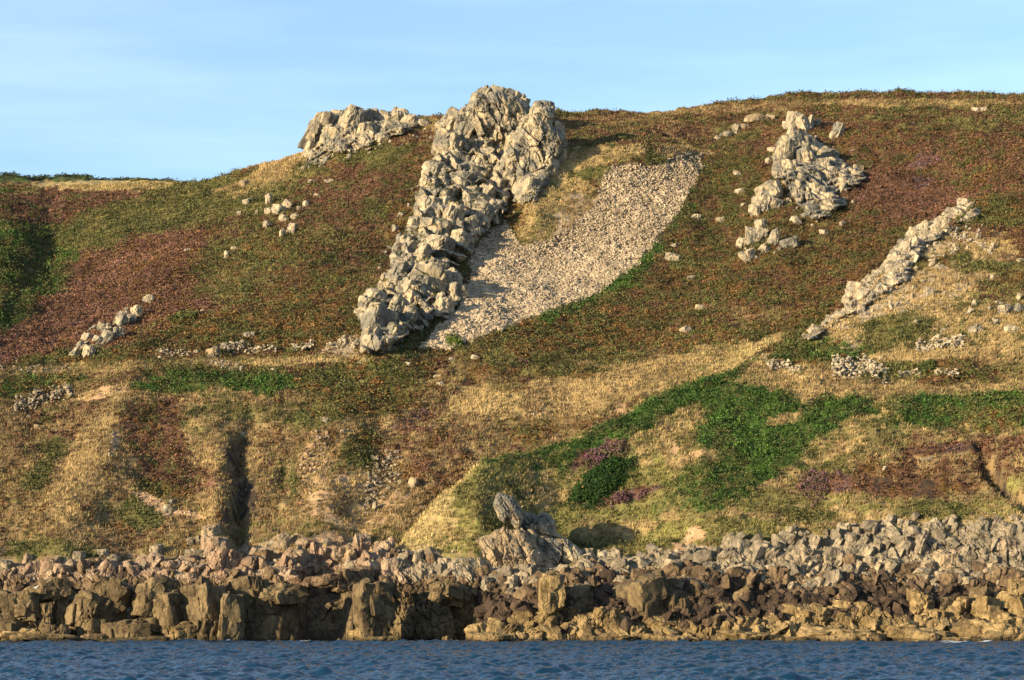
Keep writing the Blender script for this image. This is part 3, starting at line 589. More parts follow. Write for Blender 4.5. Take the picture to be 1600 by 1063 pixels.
def sheet(poly, blobs, pal, Yf=None, thick=1.5, edge=12, bury=1.0, scl=1.0, dip=-0.45, step=1.15, closed=False, jag=3.0, sd_=None, bh=0.42, Yoff=0.0, palf=None, steep=1.0, cap=None, q=0):
    """continuous rock face inside a traced outline: built at its own depth, with real relief, edges sunk in the ground"""
    sd_ = sd_ or seed() * 3; P = np.array(poly, float)
    gx_ = np.arange(P[:, 0].min() - 4, P[:, 0].max() + 4, step); gy_ = np.arange(P[:, 1].min() - 4, P[:, 1].max() + 4, step); A, B = np.meshgrid(gx_, gy_, indexing='ij')
    d = edge_dist(A, B, poly) + jag * fbm2(A / 9, B / 9, sd_, 3)
    Y0 = (hits(A, B) if Yf is None else Yf + 0 * A) + Yoff; Y0 = np.minimum(np.array(Y0), cap or 9999)
    if q:
        ph = Y0 / q + 0.9 * fbm2(A / 38, B / 60, sd_ + 5, 3) + 0.006 * A; fr_ = ph - np.floor(ph); Y0 = Y0 - q * 0.8 * (fr_ - sstep(0.72, 1.0, fr_))
    Xm, Zm = (A - 800) / F * Y0, CAMZ + (HZ - B) / F * Y0; s_ = Y0 / F
    t = np.clip(d / edge, 0, 1); env = np.sqrt(np.maximum(0, 1 - (1 - t) ** 2)); r = np.random.default_rng(sd_)
    b1 = np.zeros_like(A); bid = np.full(A.shape, 0.5)
    for q in blobs:
        a = math.radians(q[4] if len(q) > 4 else 10); du, dv = A - q[0], B - q[1]
        u = (du * math.cos(a) - dv * math.sin(a) * -1) / (q[2] * 0.56); v = (-du * math.sin(a) + dv * math.cos(a)) / (q[3] * 0.56)
        qq = np.abs(u) ** 3.5 + np.abs(v) ** 3.5; pr = np.clip(1 - qq, 0, 1) ** 0.4; h = bh * min(q[2], q[3]) * s_ * r.uniform(0.7, 1.3)
        val = pr * h * (1 + r.uniform(-0.5, 0.35) * u + r.uniform(-0.3, 0.5) * v); n = val > b1
        b1 = np.where(n, val, b1); bid = np.where(n, r.random(), bid)
    fc, ids = facets(Xm, Zm, sd_, scl, dip, steep)
    disp = env * (thick + b1 + fc) - (1 - env) * bury
    Yn = Y0 - disp; ok = d > 0
    def emit(Yn, flip):
        V = np.stack([(A - 800) / F * Yn, Yn, CAMZ + (HZ - B) / F * Yn], -1); idx = np.arange(A.size).reshape(A.shape)
        q = np.stack([idx[:-1, :-1], idx[:-1, 1:], idx[1:, 1:], idx[1:, :-1]], -1)[ok[:-1, :-1] & ok[1:, :-1] & ok[1:, 1:] & ok[:-1, 1:]]
        if flip: q = q[:, ::-1]
        used_, inv = np.unique(q, return_inverse=True); return V.reshape(-1, 3)[used_], inv.reshape(q.shape), (0.6 * ids + 0.4 * bid).ravel()[used_], A.ravel()[used_], B.ravel()[used_]
    res = []
    for k_ in ((0, 1) if closed else (0,)):
        V, q, ci, pa, pb = emit(Yn if not k_ else Y0 + env * thick * 1.3 + bury * 0, bool(k_))
        tri = np.concatenate([q[:, [0, 1, 2]], q[:, [0, 2, 3]]])
        if palf is None: c = rock_col(V, pal, ci, sd_)
        else:
            c = np.zeros((len(V), 3))
            for pl, m in palf(pa, pb, V): c[m] = rock_col(V, pl, ci, sd_)[m]
        res.append((V, tri, c))
    return joinm(res)
def sheet_obj(M, name, parent=None, label=None, cat=None):
    V, Fc, C = M; o = mesh_obj(name, V, Fc, M_ROCK, C, parent=parent, loc=base_of(V)); return tag(o, label, cat)

# --- the big crag
c2 = (380, 120, 0.3388); c5 = (480, 380, 0.3388); c3 = (840, 130, 0.3388); c1 = (0, 240, 0.3388); c8 = (1240, 300, 0.2446)
top = conv([(1095, 125, 100, 150, 15), (1190, 105, 110, 100, 10), (1245, 155, 100, 150, 20), (1160, 155, 80, 130, 5), (1300, 128, 42, 55), (1115, 180, 90, 120, 20), (1210, 200, 90, 90), (1290, 180, 60, 90, 10)], *c2)
rt = conv([(1380, 180, 110, 130, 0), (1390, 255, 130, 130, 10), (1265, 320, 115, 180, 20), (1360, 335, 140, 130, 10), (1445, 275, 95, 120, 0), (1300, 250, 80, 120, 25), (1340, 430, 140, 120, 15), (1320, 520, 110, 140, 10), (1400, 430, 90, 120, 20), (1270, 540, 60, 90, 10), (1230, 430, 60, 160, 15), (1460, 380, 60, 90), (1430, 340, 60, 70)], *c2)
lt = conv([(975, 240, 165, 150, 20), (945, 330, 135, 150, 15), (1010, 280, 95, 180, 30), (1105, 270, 110, 180, 25), (1060, 190, 90, 110, 20), (1160, 270, 90, 140, 10), (880, 440, 110, 100, 20), (855, 505, 100, 90, 25), (1010, 480, 85, 90, 20), (1050, 555, 85, 100, 15), (1120, 550, 75, 90, 10), (1190, 450, 80, 150, 20), (980, 390, 110, 80, 15), (930, 400, 70, 70), (1080, 430, 90, 100, 20), (1120, 380, 90, 110, 25), (960, 540, 70, 60, 10), (1180, 330, 70, 110, 10)], *c2)
md = conv([(850, 612, 120, 110, 10), (920, 590, 75, 80, 20), (970, 650, 95, 120, 15), (800, 690, 85, 85, 10), (890, 722, 150, 125, 10), (885, 800, 150, 135, 15), (825, 840, 90, 130, 20), (1000, 775, 110, 120, 10), (1090, 650, 110, 150, 10), (1040, 690, 90, 90, 0), (1150, 620, 60, 110, 20), (710, 905, 85, 110, 15), (750, 765, 60, 70), (715, 800, 60, 60), (770, 790, 70, 90, 15), (840, 960, 190, 190, 15), (760, 1000, 120, 120, 10), (660, 985, 80, 70, 10), (960, 945, 90, 110, 20), (990, 1010, 90, 100, 10), (900, 880, 90, 70), (760, 860, 70, 80)], *c2)
bt = conv([(305, 275, 130, 120, 10), (275, 310, 80, 120, 5), (330, 380, 155, 180, 8), (295, 455, 105, 130, 10), (420, 320, 100, 140, 20), (465, 350, 80, 120, 10), (410, 200, 90, 110, 15), (520, 215, 150, 120, 20), (630, 300, 90, 120, 10), (595, 325, 60, 80, 5), (700, 235, 80, 90, 10), (530, 380, 55, 55), (400, 425, 90, 100, 10), (345, 490, 120, 60, 5), (640, 180, 80, 100, 10), (470, 270, 90, 90), (350, 220, 70, 60)], *c5)
mainpoly = [(745, 150), (800, 160), (860, 180), (862, 270), (845, 305), (800, 330), (770, 300), (740, 350), (735, 380), (700, 440), (665, 480), (640, 520), (590, 548), (568, 540), (562, 480), (600, 440), (625, 380), (650, 330), (670, 260), (690, 200)]
crag = empty('rock_crag', (705 * 0 + (640 - 800) * 318 / F, 318.0, float(gz(640, 318.0))))
tag(crag, 'tall grey fractured crag climbing from the path to the skyline left of the scree', 'crag')
def part_rocks(lst, name, parent, pal='grey', fillp=None, label=None):
    P = [blob(t[0], t[1], t[2], t[3], t[4] if len(t) > 4 else 0, pal, lift=0.42, dep=0.9) for t in lst]
    if fillp: P += fillp
    add_rock_parts(P, name, parent)
PT = {'summit_block': ([(733, 158), (745, 141), (760, 147), (777, 141), (800, 147), (825, 158), (830, 175), (838, 215), (790, 222), (760, 226), (730, 200), (708, 185)], top, 0.4),
      'rock_tower': ([(828, 172), (845, 162), (866, 168), (866, 195), (884, 212), (880, 236), (868, 262), (857, 285), (837, 315), (815, 322), (798, 300), (788, 265), (793, 225), (808, 200)], rt, -0.6),
      'rock_buttress': ([(696, 190), (735, 172), (765, 195), (798, 215), (803, 262), (794, 322), (778, 350), (745, 355), (700, 335), (652, 312), (660, 285), (680, 240), (685, 205)], lt, 0.6),
      'rock_rib': ([(650, 305), (700, 315), (745, 340), (766, 345), (745, 385), (735, 402), (706, 428), (718, 470), (700, 500), (680, 497), (645, 465), (602, 460), (610, 400), (625, 370), (645, 345)], md, 0.9),
      'rock_foot': ([(563, 470), (580, 452), (605, 445), (625, 425), (655, 450), (680, 435), (718, 425), (728, 460), (692, 500), (662, 514), (640, 522), (620, 538), (590, 554), (563, 552), (565, 510), (556, 490)], bt, 0.8)}
for nm, (pl_, bl_, yo) in PT.items():
    cp = {'summit_block': 386.0, 'rock_tower': 375.0}.get(nm)
    M = [sheet(pl_, bl_, 'grey', thick=1.0, edge=12, bury=1.2, Yoff=yo, bh=0.25 if cp else 0.35, scl=0.8 if cp else 1.0, q=0 if cp else 5.5, cap=cp, closed=cp is not None)]
    for t in bl_: M.append(blob(t[0], t[1], t[2] * 1.12, t[3] * 1.12, (t[4] if len(t) > 4 else 12) + rng.uniform(-4, 8), 'grey', lift=0.10 + (0 if cp else rng.uniform(-0.16, 0.16)), dep=0.95, cap=cp, rough=1.2))
    n_ = {'summit_block': 16, 'rock_tower': 22, 'rock_buttress': 8, 'rock_rib': 5, 'rock_foot': 6}[nm]
    rr_ = 0
    while rr_ < n_:
        x, y = rng.uniform(min(p[0] for p in pl_), max(p[0] for p in pl_)), rng.uniform(min(p[1] for p in pl_), max(p[1] for p in pl_))
        if inpoly(np.array([x]), np.array([y]), pl_)[0]:
            sz_ = 8 + 16 * rng.random() ** 2; M.append(blob(x, y, sz_, sz_ * rng.uniform(0.9, 1.9), rng.uniform(5, 35), 'grey', lift=0.05, dep=0.9, cap=cp)); rr_ += 1
    V, Fc, C = joinm(M); mesh_obj(nm, V, Fc, M_ROCK, C, parent=crag, loc=base_of(V))
edgepoly = [(640, 300), (680, 235), (700, 250), (660, 330), (620, 400), (590, 450), (600, 540), (560, 555), (545, 545), (560, 450), (600, 400)]
add_rock_parts(fill(edgepoly, 26, 6, 15, 'grey', lift=0.25) + fill([(850, 290), (885, 225), (890, 240), (850, 320), (770, 350), (745, 400), (730, 470), (650, 530), (640, 525), (720, 440), (735, 380), (770, 340)], 22, 5, 13, 'grey', lift=0.25), 'broken_rock', crag)

# turf tufts lodged on the ledges of the crag
from mathutils.bvhtree import BVHTree
def ledge_turf(parent, poly, n, name, label):
    Vs, Fs, of = [], [], 0
    for o in parent.children:
        if o.type != 'MESH': continue
        me = o.data; v = np.zeros(len(me.vertices) * 3, np.float32); me.vertices.foreach_get('co', v); v = v.reshape(-1, 3) + np.array(o.location) + np.array(parent.location)
        f = np.zeros(len(me.loops), np.int32); me.loops.foreach_get('vertex_index', f); Vs.append(v); Fs.append(f.reshape(-1, 3) + of); of += len(v)
    bv = BVHTree.FromPolygons(np.concatenate(Vs).tolist(), np.concatenate(Fs).tolist()); pts = []
    for _ in range(n * 25):
        x, y = rng.uniform(min(p[0] for p in poly), max(p[0] for p in poly)), rng.uniform(min(p[1] for p in poly), max(p[1] for p in poly))
        if not inpoly(np.array([x]), np.array([y]), poly)[0] or fbm2(np.array([x / 22.]), np.array([y / 22.]), 9, 2)[0] < 0.12: continue
        h = bv.ray_cast(Vector((0, 0, CAMZ)), Vector(((x - 800) / F, 1, (HZ - y) / F)).normalized())
        if h[0] is not None and h[1].z > 0.45: pts.append(tuple(h[0]))
        if len(pts) >= n: break
    if not pts: return
    C = np.array(pts); base = np.where(rng.random((len(C), 1)) < 0.5, CA[KEYS.index('G')], CA[KEYS.index('O')])
    v, f, c = leaf_mesh(C, np.full(len(C), 0.30), np.full(len(C), 0.26), 12, 0.17, base); tag(mesh_obj(name, v, f, M_LEAF, c), label, 'turf', kind='stuff')
ledge_turf(crag, mainpoly, 420, 'ledge_turf', 'green and olive turf lodged on the ledges of the tall grey crag')

def outcrop(lst, name, label, pal='grey', fp=None, nf=0, fs=(6, 14), cat='outcrop', group=None, dep=0.8, lift=0.4, tilt0=15, poly=None, thick=0.7, edge=9, scl=0.75, bh=0.4, bury=0.8):
    if poly is not None:
        e = sheet(poly, lst, pal, thick=thick, edge=edge, scl=scl, bh=bh, bury=bury, q=2.2); V0 = e[0]; root = empty(name, base_of(V0)); tag(root, label, cat, group); sheet_obj(e, 'rock_face', root)
        out_ = [blob(t[0], t[1], t[2], t[3], t[4] if len(t) > 4 else tilt0, pal, lift=0.3, dep=dep) for t in lst]
        if fp: out_ += fill(fp, nf, fs[0], fs[1], pal, lift=0.2)
        out_ += fill(poly, 30, 6, 15, pal, lift=0.15, asp=(0.8, 1.7))
        if out_: add_rock_parts(out_, 'rock_block', root)
        return root
    P = [blob(t[0], t[1], t[2], t[3], t[4] if len(t) > 4 else tilt0, pal, lift=lift, dep=dep) for t in lst]
    if fp: P += fill(fp, nf, fs[0], fs[1], pal, lift=lift)
    if len(clusters(P)) == 1: return thing_rock(P, name, label, cat, group)
    V = P[0][0]; e = empty(name, base_of(np.concatenate([p[0] for p in P]))); tag(e, label, cat, group)
    add_rock_parts(P, 'rock_block', e); return e
outcrop(conv([(345, 260, 120, 210, 25), (430, 180, 64, 56), (510, 220, 140, 160, 20), (420, 280, 130, 130, 15), (565, 260, 85, 110, 15), (600, 180, 64, 64, 5), (660, 185, 85, 55), (730, 185, 85, 75), (690, 240, 100, 70), (770, 205, 90, 60), (640, 285, 80, 50), (310, 335, 60, 90, 25), (490, 290, 60, 50), (835, 215, 60, 40), (480, 190, 80, 60), (370, 210, 90, 80, 20), (560, 190, 60, 50)], *c2),
        'rock_outcrop', 'grey crag with a sloping slab at its left end on the left skyline', 'grey', [(470, 250), (560, 235), (600, 215), (670, 195), (680, 215), (600, 235), (520, 262), (470, 268)], 22, (4, 10), poly=[(476, 262), (482, 238), (488, 213), (500, 189), (513, 176), (526, 175), (545, 182), (562, 183), (575, 170), (590, 178), (620, 172), (650, 178), (662, 190), (640, 207), (615, 214), (592, 217), (575, 236), (545, 244), (520, 240), (505, 256)])
outcrop(conv([(1180, 180, 80, 95, 10), (1222, 190, 60, 95, -15), (1252, 190, 50, 90, 15), (1150, 195, 50, 45), (1292, 190, 32, 45)], *c3), 'rock_outcrop', 'small forked cluster of pale upright blocks above the large right-hand crag', 'pale')
outcrop(conv([(1385, 225, 60, 85, 15), (1370, 240, 50, 50)], *c3), 'rock_outcrop', 'pointed grey rock standing alone with a shadow at its right on the red heather', 'grey')
outcrop(conv([(1140, 330, 90, 170, 15), (1200, 290, 180, 140, -20), (1240, 350, 95, 130, -10), (1120, 390, 85, 90, 15), (1160, 400, 85, 85, 10), (1330, 335, 95, 85), (1310, 390, 70, 95, 10), (1360, 420, 60, 70), (1410, 420, 42, 52), (1265, 435, 82, 82), (1215, 460, 50, 90), (1205, 505, 50, 82), (1430, 465, 90, 42), (1480, 400, 60, 50), (1290, 510, 100, 80), (1350, 550, 90, 80), (1270, 570, 62, 50), (1250, 610, 80, 40, -20), (1190, 635, 60, 42)], *c3),
        'rock_crag', 'broken grey crag of slanting slabs on the heather slope right of the scree', 'grey', [(1200, 270), (1230, 300), (1290, 345), (1345, 320), (1360, 260), (1330, 240), (1350, 300), (1270, 360), (1225, 320)], 24, (4, 9), cat='crag', poly=[(1206, 278), (1206, 245), (1220, 213), (1240, 205), (1262, 208), (1284, 222), (1300, 238), (1325, 255), (1350, 266), (1352, 280), (1338, 292), (1308, 303), (1325, 318), (1300, 338), (1275, 347), (1258, 332), (1246, 322), (1234, 302), (1222, 286)], thick=1.6)
outcrop(conv([(1070, 510, 140, 115, -10), (1040, 560, 130, 110, 0), (1010, 590, 85, 75), (1090, 560, 80, 60)], *c3), 'boulder', 'largest grey block with smooth dark face just below the right-hand crag', 'grey', cat='boulder')
outcrop(conv([(1030, 660, 62, 65, 0), (1000, 710, 110, 95, 15), (1090, 720, 62, 92, 10), (1165, 740, 100, 62, -25), (970, 800, 82, 62, -20), (940, 740, 52, 62), (1050, 770, 70, 40)], *c3), 'rock_outcrop', 'low ribbed grey outcrop under the right-hand crag, the lowest rock of that slope', 'grey', [(1155, 375), (1200, 360), (1240, 385), (1170, 410)], 22, (5, 10))
outcrop(conv([(1010, 165, 120, 45, 0), (955, 205, 42, 34), (1080, 162, 60, 38)], *c3), 'rock_outcrop', 'low warm coloured rock ledge near the skyline left of the forked blocks', 'warm')
outcrop(conv([(870, 238, 60, 40), (920, 212, 62, 50), (830, 255, 40, 25)], *c3), 'rock_outcrop', 'dark stepped rocks sloping down left of the warm ledge near the skyline', 'grey')
outcrop(conv([(1240, 215, 38, 62, 0), (1285, 265, 75, 58), (1235, 268, 36, 36), (1325, 240, 52, 52), (1410, 235, 32, 42), (1360, 290, 42, 30), (1310, 300, 52, 35), (1345, 350, 46, 60, 10), (1300, 370, 26, 50, 10), (1230, 330, 42, 42), (1185, 275, 26, 26), (1380, 255, 30, 25)], *c1),
        'rock_outcrop', 'cluster of small pale rocks in the green heath below the left skyline crag', 'pale', [(400, 315), (470, 310), (460, 350), (415, 345)], 20, (3, 7))
outcrop(conv([(630, 730, 62, 62, 10), (605, 765, 52, 52), (560, 775, 62, 62), (495, 845, 62, 58), (545, 830, 62, 62), (410, 915, 62, 60), (345, 925, 52, 62), (400, 850, 52, 42), (470, 800, 52, 42), (370, 885, 42, 42), (575, 740, 62, 32), (450, 860, 50, 40)], *c1),
        'rock_outcrop', 'diagonal string of grey rocks on the red heather slope at lower left of the heath', 'grey', [(110, 560), (130, 520), (200, 480), (222, 490), (170, 535), (125, 562)], 60, (4, 10))
rid = outcrop([(q[0], q[1], q[2] * 1.35, q[3] * 1.25) + tuple(q[4:]) for q in conv([(1100, 80, 100, 52, 20), (1020, 140, 92, 62, 20), (950, 190, 82, 72, 25), (940, 240, 110, 62, 10), (830, 240, 60, 95, 30), (770, 270, 70, 62, 20), (850, 300, 82, 72, 15), (760, 335, 110, 82, 25), (710, 370, 60, 92, 25), (640, 430, 72, 92, 25), (690, 440, 70, 70, 25), (600, 480, 62, 82, 30), (640, 510, 90, 72, 15), (540, 530, 72, 62, 25), (480, 570, 70, 60, 25), (400, 640, 120, 112, 30), (370, 690, 92, 92, 25), (450, 660, 82, 82, 30), (380, 770, 110, 34, 15), (300, 790, 62, 34, 15), (240, 812, 62, 42, 20), (140, 890, 82, 58, 25), (90, 930, 62, 32, 20)], *c8)],
        'rock_ridge', 'long slanting pale rock ridge along the crest of the right-hand spur', 'pale', [(1325, 490), (1420, 400), (1530, 330), (1560, 350), (1470, 420), (1420, 480), (1340, 500)], 60, (3, 9), cat='rock ridge', tilt0=20, scl=0.5, thick=0.8, edge=6, bh=0.3, poly=[(1255, 530), (1275, 511), (1300, 490), (1318, 482), (1320, 463), (1343, 448), (1356, 433), (1383, 408), (1398, 383), (1418, 360), (1440, 348), (1468, 338), (1500, 318), (1522, 316), (1534, 330), (1520, 346), (1490, 350), (1472, 368), (1445, 388), (1428, 412), (1418, 438), (1392, 452), (1366, 476), (1342, 488), (1320, 496), (1297, 512), (1277, 530)])
Pr = fill([(1330, 495), (1400, 420), (1450, 370), (1500, 345), (1560, 380), (1540, 430), (1600, 450), (1600, 500), (1450, 520), (1360, 500)], 75, 4, 11, 'pale', lift=0.05, tilt=(15, 50), asp=(0.6, 1.8))
PV, PF, PC = joinm(Pr); tag(mesh_obj('half_buried_stones', PV, PF, M_ROCK, PC), 'many small pale half buried stones in the dry grass right of the slanting ridge', 'stones', kind='stuff')
iso = [  # px, py, w, h, pal, label
 (1088, 341, 22, 12, 'pale', 'flat pale boulder between the scree and the largest block, beside a smaller one'),
 (1127, 344, 19, 10, 'pale', 'small slanting pale slab just right of the flat pale boulder beside the scree'),
 (1153, 272, 17, 9, 'pale', 'uppermost small pale stone on the green strip right of the scree top'),
 (1157, 300, 20, 10, 'pale', 'small pale stone left of the largest block and below the uppermost one'),
 (1162, 320, 10, 7, 'pale', 'tiny pale stone tucked at the left edge of the largest block'),
 (1208, 235, 20, 9, 'pale', 'flat pale slab lying at the left edge of the right-hand crag'),
 (1201, 253, 12, 13, 'pale', 'small upright stone at the lower left edge of the right-hand crag'),
 (1054, 384, 14, 7, 'pale', 'dull small stone on the heath just above the bright wedge shaped boulder'),
 (1051, 403, 25, 14, 'pale', 'bright wedge shaped boulder at the right edge of the lower scree'),
 (1079, 435, 15, 8, 'pale', 'small grey white stone below the wedge shaped boulder on rusty bracken'),
 (1095, 481, 20, 10, 'pale', 'thin flat white slab on green bracken, second lowest on that slope'),
 (1071, 515, 21, 12, 'pale', 'rounded pale boulder lowest on the bracken slope above the grassy wedge'),
 (1287, 364, 17, 9, 'pale', 'low white rock on the heather right of the low ribbed outcrop'),
 (1316, 350, 11, 9, 'pale', 'small rounded grey stone on the heather right of the low white rock'),
 (1319, 314, 10, 12, 'pale', 'small triangular white stone at the lower right of the right-hand crag'),
 (1182, 437, 7, 5, 'pale', 'tiny white stone alone on the bracken right of the lower scree'),
 (1332, 236, 8, 5, 'pale', 'tiny white stone on heather right of the crag shadow'),
 (232, 468, 21, 15, 'grey', 'rounded grey boulder just above the diagonal string of rocks'),
 (333, 550, 25, 17, 'warm', 'pale boulder at the left end of the dry stone wall'),
 (389, 524, 20, 10, 'grey', 'flat grey rock in the rusty heath above the dry stone wall'),
 (355, 399, 11, 15, 'pale', 'narrow upright pale stone alone in the middle of the left heath'),
 (366, 389, 12, 7, 'pale', 'small flat stone touching the narrow upright pale stone'),
 (294, 391, 14, 6, 'pale', 'small pale flat stone on the left heath near a tiny one'),
 (388, 316, 20, 14, 'grey', 'low grey rock left of the cluster of small pale rocks'),
 (374, 334, 10, 8, 'pale', 'small white stone at the left end of the pale rock cluster'),
 (316, 487, 9, 7, 'pale', 'tiny pale stone beside a green bush on the rusty slope'),
 (496, 306, 14, 7, 'pale', 'small pale stone right of the pale rock cluster'),
 (515, 284, 20, 9, 'pale', 'pale slab on brown heather beneath the left skyline crag'),
 (487, 284, 15, 7, 'pale', 'small slab left of the pale slab beneath the skyline crag'),
 (383, 287, 22, 13, 'warm', 'low warm rock in the dry grass on the left shoulder of the hill'),
 (428, 579, 12, 7, 'pale', 'small rounded stone on the green band below the wall'),
 (378, 577, 9, 11, 'pale', 'small upright stone at the right end of the dark rubble strip'),
 (742, 559, 16, 9, 'pale', 'pale stone just below the foot of the scree, right of its neighbour'),
 (705, 563, 13, 8, 'pale', 'small white stone just below the foot of the scree, left of a larger one'),
 (638, 570, 13, 8, 'pale', 'small pale stone on green ground below the foot of the grey crag'),
 (683, 589, 14, 6, 'pale', 'flat white stone in the grass below the path, upper one of the pair'),
 (688, 600, 14, 7, 'pale', 'slanting white stone in the grass below the path, lower one of the pair'),
 (508, 657, 15, 10, 'pale', 'bright white stone alone on the tan slope left of centre'),
 (536, 675, 10, 9, 'pale', 'small pale stone down to the right of the bright white one'),
 (647, 757, 20, 20, 'warm', 'rounded pale boulder on the bare slope left of the spur'),
 (608, 717, 14, 9, 'grey', 'small grey rock at the top of the stony patch left of the spur'),
 (585, 791, 8, 16, 'pale', 'thin upright white stone on the bare slope left of the spur'),
 (833, 648, 8, 6, 'pale', 'tiny white stone on the tan grass right of centre'),
 (376, 679, 18, 9, 'grey', 'grey rock at the very top of the dark gully'),
 (261, 796, 18, 15, 'grey', 'grey block under the sandy scar below the red heather patch'),
 (268, 785, 9, 10, 'grey', 'small dark stone on top of the grey block under the sandy scar'),
 (173, 711, 9, 9, 'pale', 'white stone at the lower end of a pale scar on the left slope'),
 (45, 652, 9, 7, 'pale', 'small white stone on the dark heath at the far left below the wall'),
 (58, 667, 10, 7, 'grey', 'small grey stone just below the small white one at the far left'),
 (1524, 517, 24, 20, 'grey', 'squarish grey boulder in dry grass near the right edge'),
 (1467, 527, 15, 12, 'pale', 'small square pale stone left of the squarish grey boulder'),
 (1571, 484, 26, 20, 'grey', 'rounded grey boulder at the right edge of the dry grass'),
 (1594, 484, 22, 18, 'grey', 'pale grey boulder cut off by the right edge, above the dry grass'),
 (1560, 474, 18, 8, 'pale', 'low pale stone above the rounded grey boulder near the right edge'),
 (1547, 483, 9, 8, 'pale', 'little white stone left of the rounded grey boulder near the right edge'),
 (1451, 458, 16, 18, 'pale', 'upright wedge of pale rock among grass below the ridge'),
 (1422, 466, 15, 15, 'warm', 'short pale rock left of the upright wedge below the ridge'),
 (1392, 479, 8, 16, 'pale', 'narrow leaning stone in the dry grass below the ridge'),
 (1456, 408, 17, 8, 'pale', 'small flat stone high on the grass right of the ridge'),
 (1470, 418, 24, 9, 'pale', 'longer pale slab just below the small flat stone right of the ridge'),
 (1521, 336, 22, 13, 'grey', 'grey rock at the upper right end of the slanting ridge'),
 (1530, 172, 26, 10, 'pale', 'white rock just below the skyline at far right'),
 (1580, 515, 24, 13, 'pale', 'low cluster like pale rock in the grass at the right edge'),
 (1594, 407, 12, 7, 'pale', 'small pale stone high at the right edge above the dry grass'),
 (1449, 718, 26, 7, 'pale', 'low white rock in the brown heather near the right edge'),
 (1383, 733, 9, 10, 'pale', 'small white stone left of the low white rock in brown heather'),
 (1085, 303, 0, 0, '', '')]
for x, y, ww, hh, pl, lab in iso:
    if ww: thing_rock(blob(x, y, ww, hh, rng.uniform(-10, 15), pl, lift=0.3), 'boulder', lab, 'boulder')

# --- the scree: thousands of loose stones
_shard = []
def shards():
    if not _shard:
        r = np.random.default_rng(99)
        for _ in range(14):
            bm = bmesh.new(); p = r.uniform(-1, 1, size=(13, 3)); p = p / np.maximum(np.abs(p).max(1), 1e-3)[:, None] * r.uniform(0.75, 1, size=(13, 1))
            for q in p: bm.verts.new(q)
            res = bmesh.ops.convex_hull(bm, input=bm.verts); dead = [v for v in bm.verts if not v.link_faces]
            bmesh.ops.delete(bm, geom=dead, context='VERTS'); bmesh.ops.triangulate(bm, faces=bm.faces); bm.verts.index_update()
            _shard.append((np.array([v.co[:] for v in bm.verts]), np.array([[v.index for v in f.verts] for f in bm.faces]))); bm.free()
    return _shard
_rich = []
def rich_shapes():
    if not _rich:
        for q in range(12):
            v, f, c = rock(0, 0, 0, 2, 1.7, 2, 0, 3, 'shore', 500 + q, 1.3); _rich.append((v, f))
    return _rich
def rich_soup(C, S, pal, seed0=3, lean=-0.4):
    """larger fractured rocks merged into one mesh, each turned and stretched differently"""
    r = np.random.default_rng(seed0); res = []
    for i in range(len(C)):
        v, f = rich_shapes()[r.integers(0, 12)]; sc = S[i] * np.array([r.uniform(0.45, 1.15), r.uniform(0.8, 1.2), r.uniform(0.6, 1.45)])
        P = v * sc * np.array([1 if r.random() < .5 else -1, 1, 1]); a = lean + r.normal() * 0.35
        if P[:, 0].size and sc[0] * 1 and (np.sign(P[0, 0]) != np.sign(v[0, 0])): f = f[:, ::-1]
        P = P @ np.array([[math.cos(a), 0, math.sin(a)], [0, 1, 0], [-math.sin(a), 0, math.cos(a)]]) + C[i]
        res.append((P, f, rock_col(P, pal, np.full(len(P), r.random()), i)))
    return joinm(res)
def stone_soup(C, S, pal, seed0=3, flat=0.75, roll=1.3, lean=0.0):
    """many small angular stones merged into one mesh"""
    r = np.random.default_rng(seed0); A, B, K = [np.array(q) * 0.72 for q in PAL[pal]]; kind = r.integers(0, 14, len(C)); res = []
    for kx, (Dv, Fc) in enumerate(shards()):
        m = kind == kx; n = int(m.sum())
        if not n: continue
        P = Dv[None] * (S[m][:, None] * (0.5 + 0.95 * r.random((n, 3))) * np.array([1.05, 0.9, flat]))[:, None]
        a = r.random(n) * 6.28; b = (r.random(n) - 0.5) * roll + lean
        c, s = np.cos(a)[:, None], np.sin(a)[:, None]; x = P[..., 0] * c - P[..., 1] * s; y = P[..., 0] * s + P[..., 1] * c
        c, s = np.cos(b)[:, None], np.sin(b)[:, None]; x2 = x * c - P[..., 2] * s; z2 = x * s + P[..., 2] * c
        P = np.stack([x2, y, z2], -1) + C[m][:, None]
        t = r.random((n, 1)); col = A * (1 - t) + B * t; d = (r.random((n, 1)) < 0.3) * 0.7 * r.random((n, 1)); col = (col * (1 - d) + K * d) * (1 + 0.12 * r.normal(size=(n, 1)))
        Fa = (Fc[None] + (np.arange(n) * len(Dv))[:, None, None]).reshape(-1, 3)
        res.append((P.reshape(-1, 3), Fa, np.repeat(np.clip(col, 0.01, 0.8)[:, None], len(Dv), 1).reshape(-1, 3)))
    return joinm(res)
n = 420000; Yq = rng.uniform(300, 392, n); xq = rng.uniform(640, 1110, n)
zq = gz(xq, Yq); rq = HZ - (zq - CAMZ) / Yq * F
e = 5 * noise2(xq / 9, rq / 9, 5)
ok = inpoly(xq + e, rq + e * 0.6, SCREE) & visible(xq, Yq)
dens = 1 - 0.55 * sstep(60, 20, np.hypot((xq - 870), (rq - 375) * 1.3)) - 0.5 * sstep(30, 10, rq - 240 + 6 * noise2(xq / 6, rq / 6, 8))
ok &= rng.random(n) < dens * 0.40
big = rng.random(ok.sum())
S = 0.085 + 0.14 * big ** 2.2 + 0.045 * sstep(330, 480, rq[ok])
Cc = np.stack([(xq[ok] - 800) / F * Yq[ok], Yq[ok], zq[ok] + 0.03 + 0.10 * rng.random(ok.sum())], -1)
if len(Cc) > 42000: Cc, S = Cc[:42000], S[:42000]
print('scree stones', len(Cc))
